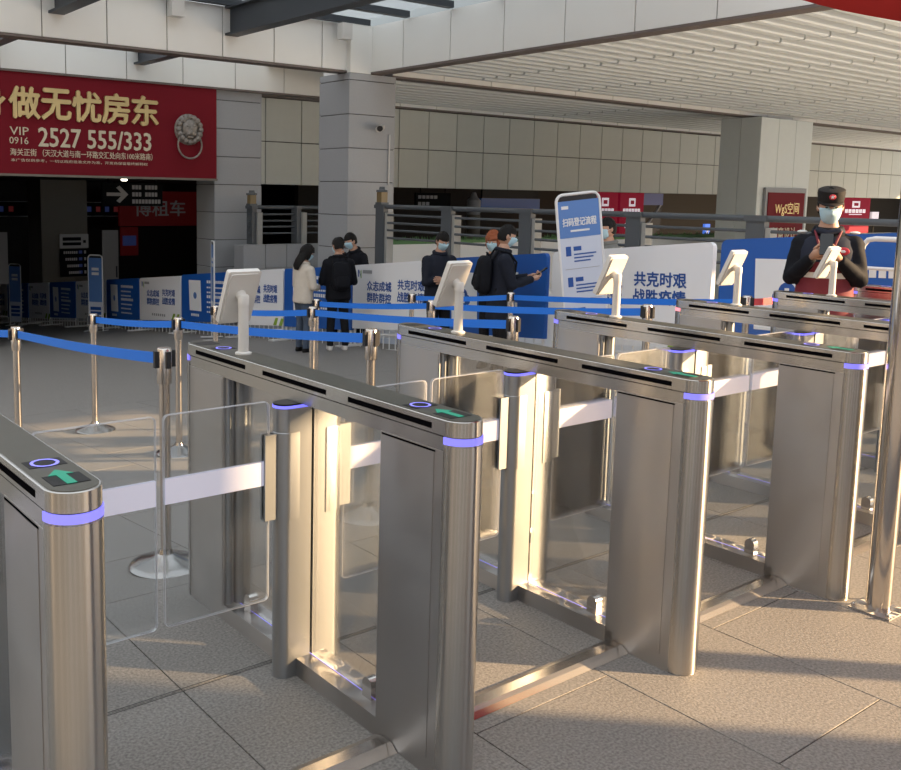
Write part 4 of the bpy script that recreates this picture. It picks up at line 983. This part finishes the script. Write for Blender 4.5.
# ================================================================== PEOPLE
def evaluated(o):
    dg = bpy.context.evaluated_depsgraph_get(); return bpy.data.meshes.new_from_object(o.evaluated_get(dg))
def hand(mb, wrist, direction, palm_n, side, curl, mi, s=1.0):
    """palm and five separate fingers; direction = towards the fingertips, palm_n = out of the palm"""
    d = Vector(direction).normalized(); n = Vector(palm_n); n = (n-d*n.dot(d)).normalized(); x = d.cross(n)*side
    w = Vector(wrist)
    mb.tube([w-d*0.02*s, w+d*0.02*s, w+d*0.055*s, w+d*0.085*s], [0.024*s,0.028*s,0.033*s,0.026*s], 10, mi)
    for k, (off, L) in enumerate(((0.032,0.070),(0.011,0.080),(-0.011,0.074),(-0.031,0.058))):
        p = w+d*0.080*s+x*off*s; pts = [p-d*0.02*s, p]; a = 0
        for j in range(3):
            a += curl*(0.8 if j == 0 else 1.0); p = p+(d*math.cos(a)+n*math.sin(a))*L*s*(0.42,0.33,0.25)[j]; pts.append(p)
        mb.tube(pts, [0.010*s,0.0098*s,0.009*s,0.0082*s,0.006*s], 8, mi)
    p = w+d*0.025*s+x*0.028*s; td = (d*0.65+x*0.75+n*0.25).normalized(); q = p+td*0.035*s; td2 = (d*0.85+x*0.15+n*(0.3+curl*0.5)).normalized()
    mb.tube([p-td*0.01*s, p, q, q+td2*0.028*s, q+td2*0.05*s], [0.013*s,0.013*s,0.0115*s,0.010*s,0.007*s], 8, mi)
def make_person(label, loc, face, h=1.68, coat='coat_black', legs='trouser_black', shoes='shoe_black', hem=0.80, bulk=1.0, head_pitch=0.0, head_yaw=0.0,
                lean=0.0, wrists=None, elbows=None, curls=(0.5,0.5), hair='hair_black', hairstyle='short', mask=True, stance=0.10, palm=None, mat_skin='skin', collar=True):
    k = h/1.70; t = thing('person', label, 'person', loc, face-PI/2); t.scale = (k,k,k)
    Lr = Matrix.Translation((0,0,0.92)) @ Matrix.Rotation(-lean, 4, 'X') @ Matrix.Translation((0,0,-0.92))
    W = [Vector(w) for w in (wrists or ((-0.24,0.04,0.82),(0.24,0.04,0.82)))]; E = [Vector(e) for e in (elbows or ((-0.255,-0.02,1.10),(0.255,-0.02,1.10)))]
    tor = MB(); b = bulk
    rings = [((0,0.0,hem),0.172*b,0.125*b),((0,0,hem+0.02),0.185*b,0.135*b),((0,0,0.98),0.178*b,0.132*b),((0,0,1.10),0.170*b,0.125*b),((0,0.01,1.22),0.182*b,0.130*b),((0,0.0,1.33),0.190*b,0.125*b),((0,-0.01,1.41),0.150*b,0.105*b),((0,-0.01,1.455),0.098*b,0.082*b),((0,0.0,1.50),0.066,0.066),((0,0.012,1.56),0.055,0.058)]
    tor.loft(rings)
    for i, s in enumerate((-1, 1)):
        sh = Vector((s*0.160*b,-0.01,1.365)); e = E[i]; w = W[i]
        tor.tube([sh-Vector((s*0.06,0,0.0)), sh, sh.lerp(e,0.45), e, e.lerp(w,0.4), w], [0.075*b,0.074*b,0.066*b,0.056*b,0.052*b,0.040*b], 12)
        tor.ball(sh, 0.074*b, 12, 8); tor.ball(e, 0.056*b, 12, 8)
    tor.xform(Lr)
    lg = MB()
    for s in (-1, 1):
        hx = s*0.085; kx = s*(0.085+stance*0.15); ax_ = s*stance
        lg.tube([(hx,0,0.96),(hx,0,0.80),(kx,0.025,0.50),(ax_,0.0,0.30),(ax_,-0.01,0.07)], [0.098,0.092,0.070,0.064,0.052], 12)
        lg.ball((kx,0.025,0.50), 0.070, 12, 8); lg.ball((hx,0,0.90), 0.10, 12, 8)
        lg.loft([((ax_,0.05,0.0),0.046,0.125),((ax_,0.05,0.03),0.050,0.130),((ax_,0.04,0.065),0.044,0.110),((ax_,0.0,0.10),0.042,0.055)])
    lg.ball((0,0,0.93), (0.155,0.115,0.12), 14, 8)
    tor.add(lg.v, lg.f)
    me = tor.mesh('body', 'skin'); o = bpy.data.objects.new('tmp', me); COL.objects.link(o)
    rm = o.modifiers.new('r', 'REMESH'); rm.mode = 'VOXEL'; rm.voxel_size = 0.017; sm = o.modifiers.new('s', 'SMOOTH'); sm.factor = 0.5; sm.iterations = 3
    body = evaluated(o); bpy.data.objects.remove(o)
    body.materials.clear()
    for q in (coat, legs, shoes, mat_skin): body.materials.append(MATS[q])
    Li = Lr.inverted()
    for p in body.polygons:
        c = p.center; p.use_smooth = True; cl = Li @ c
        near_arm = min((c-(Lr @ w)).length for w in W)
        if c.z < 0.075: mi = 2
        elif c.z < hem+0.01 and near_arm > 0.16 and abs(c.x) < 0.22: mi = 1
        elif cl.z > 1.475 and abs(cl.x) < 0.12: mi = 3
        else: mi = 0
        p.material_index = mi
    bm = bmesh.new(); bm.from_mesh(body)
    # head
    H0 = Lr @ Vector((0,0.015,1.585)); HM = Matrix.Translation(H0) @ Matrix.Rotation(head_yaw, 4, 'Z') @ Matrix.Rotation(-head_pitch-lean*0.3, 4, 'X')
    def hf(d, q):
        f = max(0, d.y); z = d.z
        sc = 1.0-0.16*max(0,-z)**1.3*(1.0)          # narrower jaw
        q = Vector((q.x*sc, q.y*(1-0.05*max(0,-z)), q.z))
        if f > 0.75 and -0.30 < z < 0.12: q.y += 0.022*math.exp(-(d.x/0.13)**2)*(1-abs(z+0.10)/0.25 if abs(z+0.10) < 0.25 else 0)   # nose
        if f > 0.5: q.y -= 0.010*math.exp(-((abs(d.x)-0.36)/0.16)**2-((z-0.10)/0.13)**2)                                             # eye sockets
        if f > 0.6: q.y += 0.005*math.exp(-(d.x/0.25)**2-((z+0.48)/0.07)**2)                                                          # lips
        if f > 0.5: q.y += 0.006*math.exp(-(d.x/0.3)**2-((z+0.80)/0.15)**2)                                                           # chin
        return q
    hd = MB().ball((0,0.005,0.055), (0.076,0.098,0.122), 36, 28, 0, hf)
    for s in (-1, 1): hd.ball((s*0.077,-0.005,0.05), (0.012,0.022,0.032), 10, 8)
    hd.xform(HM)
    hm = hd.mesh('h', mat_skin); bm2 = bmesh.new(); bm2.from_mesh(hm); 
    hands = MB()
    for i, s in enumerate((-1, 1)):
        w = Lr @ W[i]; e = Lr @ E[i]; d = (w-e).normalized()
        pn_ = Vector(palm[i]) if palm else Vector((-s,0.15,0)); hand(hands, w+d*0.01, d, pn_, -s, curls[i], 0)
    hn = hands.mesh('hn', mat_skin)
    def join(me_):
        off = len(bm.verts); vs = [bm.verts.new(v.co) for v in me_.vertices]
        for p in me_.polygons:
            try: f = bm.faces.new([vs[i] for i in p.vertices]); f.material_index = 3; f.smooth = True
            except ValueError: pass
    join(hm); join(hn); bm2.free()
    bm.to_mesh(body); bm.free(); body.name = 'body'
    bo = obj('body', body, t)
    if collar: MB().tube([tuple(Lr @ Vector((0.078*math.cos(a), -0.004+0.078*math.sin(a)*(1.0), 1.475+0.012*math.sin(a)*-1))) for a in [2*PI*q/16 for q in range(17)]], 0.028, 8).build('collar', coat, t)
    # eyes
    for s in (-1, 1): MB().ball(tuple(HM @ Vector((s*0.030,0.0935,0.068))), (0.011,0.008,0.006), 8, 6).build('eye', 'eye_dark', bo)
    # hair
    def hair_shell(fn, name='hair'):
        hb = MB().ball((0,0.0,0.06), (0.086,0.110,0.132), 36, 28, 0, fn); hb.xform(HM); return hb.build(name, hair, t)
    def short(d, q):
        line = 0.30 if d.y > 0.3 else (-0.05 if d.y > -0.15 else -0.55)
        if d.z < line: q = q*0.80
        return q*(1+0.03*math.sin(d.x*23+d.y*17)*max(0,d.z)+0.025*random.uniform(-1,1)*(d.z > line))
    def puffy(d, q):
        line = 0.25 if d.y > 0.35 else -0.75
        return q*0.80 if d.z < line else q*(1.17+0.07*random.uniform(-1,1))
    if hairstyle == 'short': hair_shell(short)
    elif hairstyle == 'puffy': hair_shell(puffy)
    elif hairstyle == 'long':
        hair_shell(puffy)
        lh = MB().loft([((0,-0.085,-0.26),0.075,0.018),((0,-0.10,-0.20),0.115,0.035),((0,-0.085,-0.10),0.125,0.055),((0,-0.05,0.0),0.110,0.075),((0,-0.03,0.08),0.095,0.085)]); lh.xform(HM); lh.build('hair_length', hair, t)
    if mask:
        def mk(d, q):
            if d.y < 0.25 or d.z > 0.02 or d.z < -0.93: return q*0.86
            if abs(d.x) < 0.2 and d.z > -0.3: q = q + Vector((0,0.012,0))
            return q
        mb = MB().ball((0,0.006,0.052), (0.079,0.112,0.128), 30, 24, 0, mk); mb.xform(HM); mo = mb.build('face_mask', 'mask_blue', t)
        lo = MB()
        for s in (-1, 1): lo.tube([HM @ Vector((s*0.066,0.055,0.04)), HM @ Vector((s*0.080,0.02,0.05)), HM @ Vector((s*0.082,-0.01,0.055))], 0.002, 5)
        lo.build('ear_loop', 'print_white', mo)
    return t, HM, Lr
def backpack(label, owner_loc, face, h, lean=0.0, m='coat_black', accent=None):
    k = h/1.70; t = thing('backpack', label, 'backpack', owner_loc, face-PI/2); t.scale = (k,k,k)
    def bx(d, q): 
        e = 0.55; return Vector((math.copysign(abs(d.x)**e,d.x)*0.15, math.copysign(abs(d.y)**e,d.y)*0.075, math.copysign(abs(d.z)**e,d.z)*0.225))
    Lr = Matrix.Translation((0,0,0.92)) @ Matrix.Rotation(-lean, 4, 'X') @ Matrix.Translation((0,0,-0.92))
    MB().ball((0,-0.205,1.18), 1, 24, 16, 0, bx).xform(Lr).build('bag', m, t)
    def px(d, q): 
        e = 0.55; return Vector((math.copysign(abs(d.x)**e,d.x)*0.115, math.copysign(abs(d.y)**e,d.y)*0.03, math.copysign(abs(d.z)**e,d.z)*0.09))
    MB().ball((0,-0.280,1.09), 1, 20, 12, 0, px).xform(Lr).build('pocket', m, t)
    for s in (-1, 1): MB().tube([(s*0.11,-0.15,1.36),(s*0.12,-0.08,1.475),(s*0.115,0.05,1.455),(s*0.115,0.135,1.35),(s*0.13,0.12,1.20),(s*0.15,-0.10,1.02)], 0.014, 8).xform(Lr).build('strap', m, t)
    MB().tube([(-0.04,-0.17,1.40),(-0.03,-0.19,1.44),(0.03,-0.19,1.44),(0.04,-0.17,1.40)], 0.008, 8).xform(Lr).build('handle', m, t)
    if accent: MB().tube([(-0.12,-0.29,1.12),(0.10,-0.292,1.15)], 0.004, 6).xform(Lr).build('zip_line', accent, t)
    return t
def az(x, y): return math.atan2(y, x)
F2 = Vector((0.595, 0.803)); R2 = Vector((0.803, -0.595))
def dirn(r, f): v = R2*r+F2*f; return az(v.x, v.y)
def g3(x, y): return (x, y, ground(y)+0.002)
make_person('woman with long black hair in a cream padded jacket and jeans', g3(6.89,9.75), dirn(0.75,0.6), 1.50, 'coat_white', 'jeans', 'shoe_black', 0.82, 1.12, 0.35, -0.2, 0.05,
            ((-0.12,0.20,1.08),(0.12,0.20,1.08)), ((-0.25,0.02,1.10),(0.25,0.02,1.10)), hairstyle='long', palm=((1,0,0.3),(-1,0,0.3)))
L_ = g3(7.34,9.50)
make_person('man in black coat and white shoes wearing a black backpack, back turned', L_, dirn(-0.25,0.95), 1.59, 'coat_black', 'trouser_black', 'shoe_white', 0.80, 1.12, 0.3, 0.35, 0.03,
            ((-0.12,0.22,1.05),(0.14,0.22,1.05)), ((-0.26,0.02,1.08),(0.26,0.02,1.08)), palm=((1,0,0.3),(-1,0,0.3)), stance=0.12)
backpack('black backpack on the man standing beside the woman in cream', L_, dirn(-0.25,0.95), 1.59, 0.03)
make_person('masked man in black leaning over the boards towards the backpack wearer', g3(8.57,10.54), dirn(-0.75,-0.5), 1.74, 'coat_black', 'trouser_black', 'shoe_black', 0.80, 1.1, 0.3, 0, 0.32,
            ((-0.12,0.28,1.02),(0.12,0.28,1.02)), ((-0.26,0.06,1.08),(0.26,0.06,1.08)), palm=((1,0,0.3),(-1,0,0.3)))
make_person('person mostly hidden behind the backpack wearer, only dark hair showing', g3(8.62,11.25), dirn(-0.3,-0.8), 1.66, 'coat_black', 'trouser_black', 'shoe_black', 0.80, 1.05, 0.3)
make_person('man in navy jacket with folded arms looking down behind the second face terminal', g3(7.06,6.98), dirn(0.45,-0.85), 1.57, 'coat_navy', 'trouser_black', 'shoe_black', 0.76, 1.14, 0.45, 0.0, 0.03,
            ((0.06,0.19,1.14),(-0.05,0.21,1.16)), ((-0.25,0.07,1.10),(0.25,0.07,1.10)), palm=((0,-1,0),(0,-1,0)))
make_person('person with short orange hair and mask, half hidden by the man with the phone', g3(7.05,6.03), dirn(-0.55,-0.75), 1.51, 'coat_black', 'trouser_black', 'shoe_black', 0.8, 1.05, 0.2, 0.0, 0.0,
            ((-0.12,0.20,1.08),(0.12,0.20,1.08)), ((-0.25,0.02,1.10),(0.25,0.02,1.10)), hair='hair_red', hairstyle='puffy', palm=((1,0,0.3),(-1,0,0.3)))
L_ = g3(6.52,5.385)
make_person('man in dark coat in profile holding a phone out to the right', L_, dirn(0.92,0.05), 1.56, 'coat_navy', 'trouser_black', 'shoe_black', 0.66, 1.12, 0.25, 0.0, 0.04,
            ((-0.08,0.33,1.18),(0.08,0.34,1.17)), ((-0.24,0.08,1.10),(0.24,0.08,1.10)), (0.6,0.6), palm=((0.3,0,1),(-0.3,0,1)))
backpack('black backpack with thin blue line on the man holding the phone', L_, dirn(0.92,0.05), 1.56, 0.04, 'coat_black', 'sign_blue')
dv = R2*0.92+F2*0.05; dv.normalize()
ph = thing('phone', 'small phone held by the man in profile', 'phone', (6.52+dv.x*0.43, 5.385+dv.y*0.43, ground(5.385)+1.135), dirn(0.92,0.05)-PI/2)
slab(rrect(-0.037,0.037,-0.075,0.075,0.008), -0.004, 0.004).xform(Matrix.Rotation(math.radians(-55), 4, 'X')).build('case', 'phone_black', ph); slab(rrect(-0.034,0.034,-0.07,0.07,0.006), -0.0052, -0.004).xform(Matrix.Rotation(math.radians(-55), 4, 'X')).build('screen', 'screen_black', ph)
make_person('man in grey jacket passing behind the large white slogan board', g3(7.89,5.09), dirn(-0.9,-0.25), 1.61, 'coat_grey', 'trouser_black', 'shoe_black', 0.76, 1.1, 0.15)

# ---- the guard
GF = az(-0.90, -0.44); GLc = (5.76, 1.55, 0.002)
gp_, HM, Lr = make_person('guard in black cap, mask and dark jacket with maroon vest, reading a phone', GLc, GF, 1.60, 'coat_black', 'trouser_black', 'shoe_black', 0.80, 1.04, 0.20, 0.10, 0.02,
            ((-0.085,0.245,1.285),(0.085,0.25,1.29)), ((-0.225,0.045,1.125),(0.225,0.045,1.125)), (0.75,0.75), hairstyle='short', palm=((0.6,-0.5,0.6),(-0.6,-0.5,0.6)))
b = 1.04*1.035
vest = [((0,0.0,0.83),0.188*b,0.139*b),((0,0,0.90),0.186*b,0.139*b),((0,0,0.985),0.182*b,0.136*b),((0,0,1.09),0.174*b,0.130*b),((0,0.005,1.135),0.176*b,0.131*b)]
v = MB().loft(vest).xform(Lr).build('vest_lower', 'vest_maroon', gp_)
MB().loft([((0,0.005,1.135),0.179*b,0.134*b),((0,0.01,1.175),0.182*b,0.136*b)]).xform(Lr).build('reflective_band', 'reflective', v)
v2 = MB().loft([((0,0.01,1.175),0.179*b,0.133*b),((0,0.01,1.25),0.184*b,0.134*b)]).xform(Lr).build('vest_middle', 'vest_maroon', gp_)
v3 = MB().loft([((0,0.01,1.25),0.182*b,0.133*b),((0,0.0,1.33),0.186*b,0.129*b),((0,-0.005,1.40),0.160*b,0.112*b),((0,-0.01,1.43),0.12*b,0.095*b)]).xform(Lr).build('vest_upper', 'vest_navy', gp_)
for s in (-1, 1):
    MB().tube([(s*0.085,0.075,1.47),(s*0.06,0.125,1.40),(s*0.03,0.150,1.30),(s*0.006,0.155,1.20)], 0.009, 8).xform(Lr).build('vest_piping', 'vest_maroon', v3)
    MB().ball((s*0.17,-0.02,1.455), (0.035,0.03,0.012), 10, 6).xform(Lr).build('shoulder_tab', 'reflective', v3)
MB().tube([(-0.09,0.0,1.46),(-0.065,0.075,1.47),(0,0.105,1.455),(0.065,0.075,1.47),(0.09,0.0,1.46),(0.06,-0.08,1.475),(-0.06,-0.08,1.475),(-0.09,0.0,1.46)], 0.022, 10).xform(Lr).build('collar', 'vest_navy', gp_)
MB().ball((-0.105,0.136,1.33), (0.042,0.008,0.030), 16, 8).xform(Lr).build('chest_badge', 'badge_red', gp_); bdg = MB().ball((-0.105,0.143,1.33), (0.018,0.004,0.010), 12, 6).xform(Lr).build('chest_badge_mark', 'print_white', gp_)
# cap
cp_ = MB().loft([((0,-0.004,0.092),0.084,0.108),((0,-0.004,0.12),0.088,0.112),((0,-0.004,0.155),0.091,0.115),((0,-0.002,0.178),0.089,0.112),((0,-0.002,0.188),0.070,0.090)]).xform(HM).build('cap', 'cap_black', gp_)
br = MB(); vs = []
n = 18
for k in range(n+1):
    a = math.radians(20+140*k/n); vs += [(0.084*math.cos(a), 0.106*math.sin(a), 0.102), (0.088*math.cos(a)*1.02, 0.106*math.sin(a)+0.045*math.sin(a)**2, 0.090)]
br.add(vs, [(2*k,2*k+1,2*k+3,2*k+2) for k in range(n)]); bo_ = br.xform(HM).build('brim', 'cap_black', cp_); bo_.modifiers.new('t', 'SOLIDIFY').thickness = 0.005
MB().ball((0,0.110,0.146), (0.022,0.006,0.020), 14, 8).xform(HM).build('cap_emblem', 'badge_red', cp_)
st_ = MB(); pts = []
for k in range(10):
    a = PI/2+2*PI*k/10; r = 0.015 if k % 2 == 0 else 0.007; pts.append((r*math.cos(a), 0.147+r*math.sin(a)))
slab(pts, 0.115, 0.119, st_).xform(HM).build('cap_star', 'print_white', cp_)
gd = Vector((-0.90,-0.44)).normalized(); kk = 1.60/1.70
ph = thing('phone', 'black phone held in both hands by the guard', 'phone', (GLc[0]+gd.x*0.36*kk, GLc[1]+gd.y*0.36*kk, 1.385*kk), GF-PI/2)
Rm = Matrix.Rotation(math.radians(35), 4, 'X')
slab(rrect(-0.038,0.038,-0.08,0.08,0.009), -0.005, 0.004).xform(Rm).build('case', 'phone_black', ph); slab(rrect(-0.035,0.035,-0.075,0.075,0.007), -0.0065, -0.005).xform(Rm).build('screen', 'screen_black', ph)
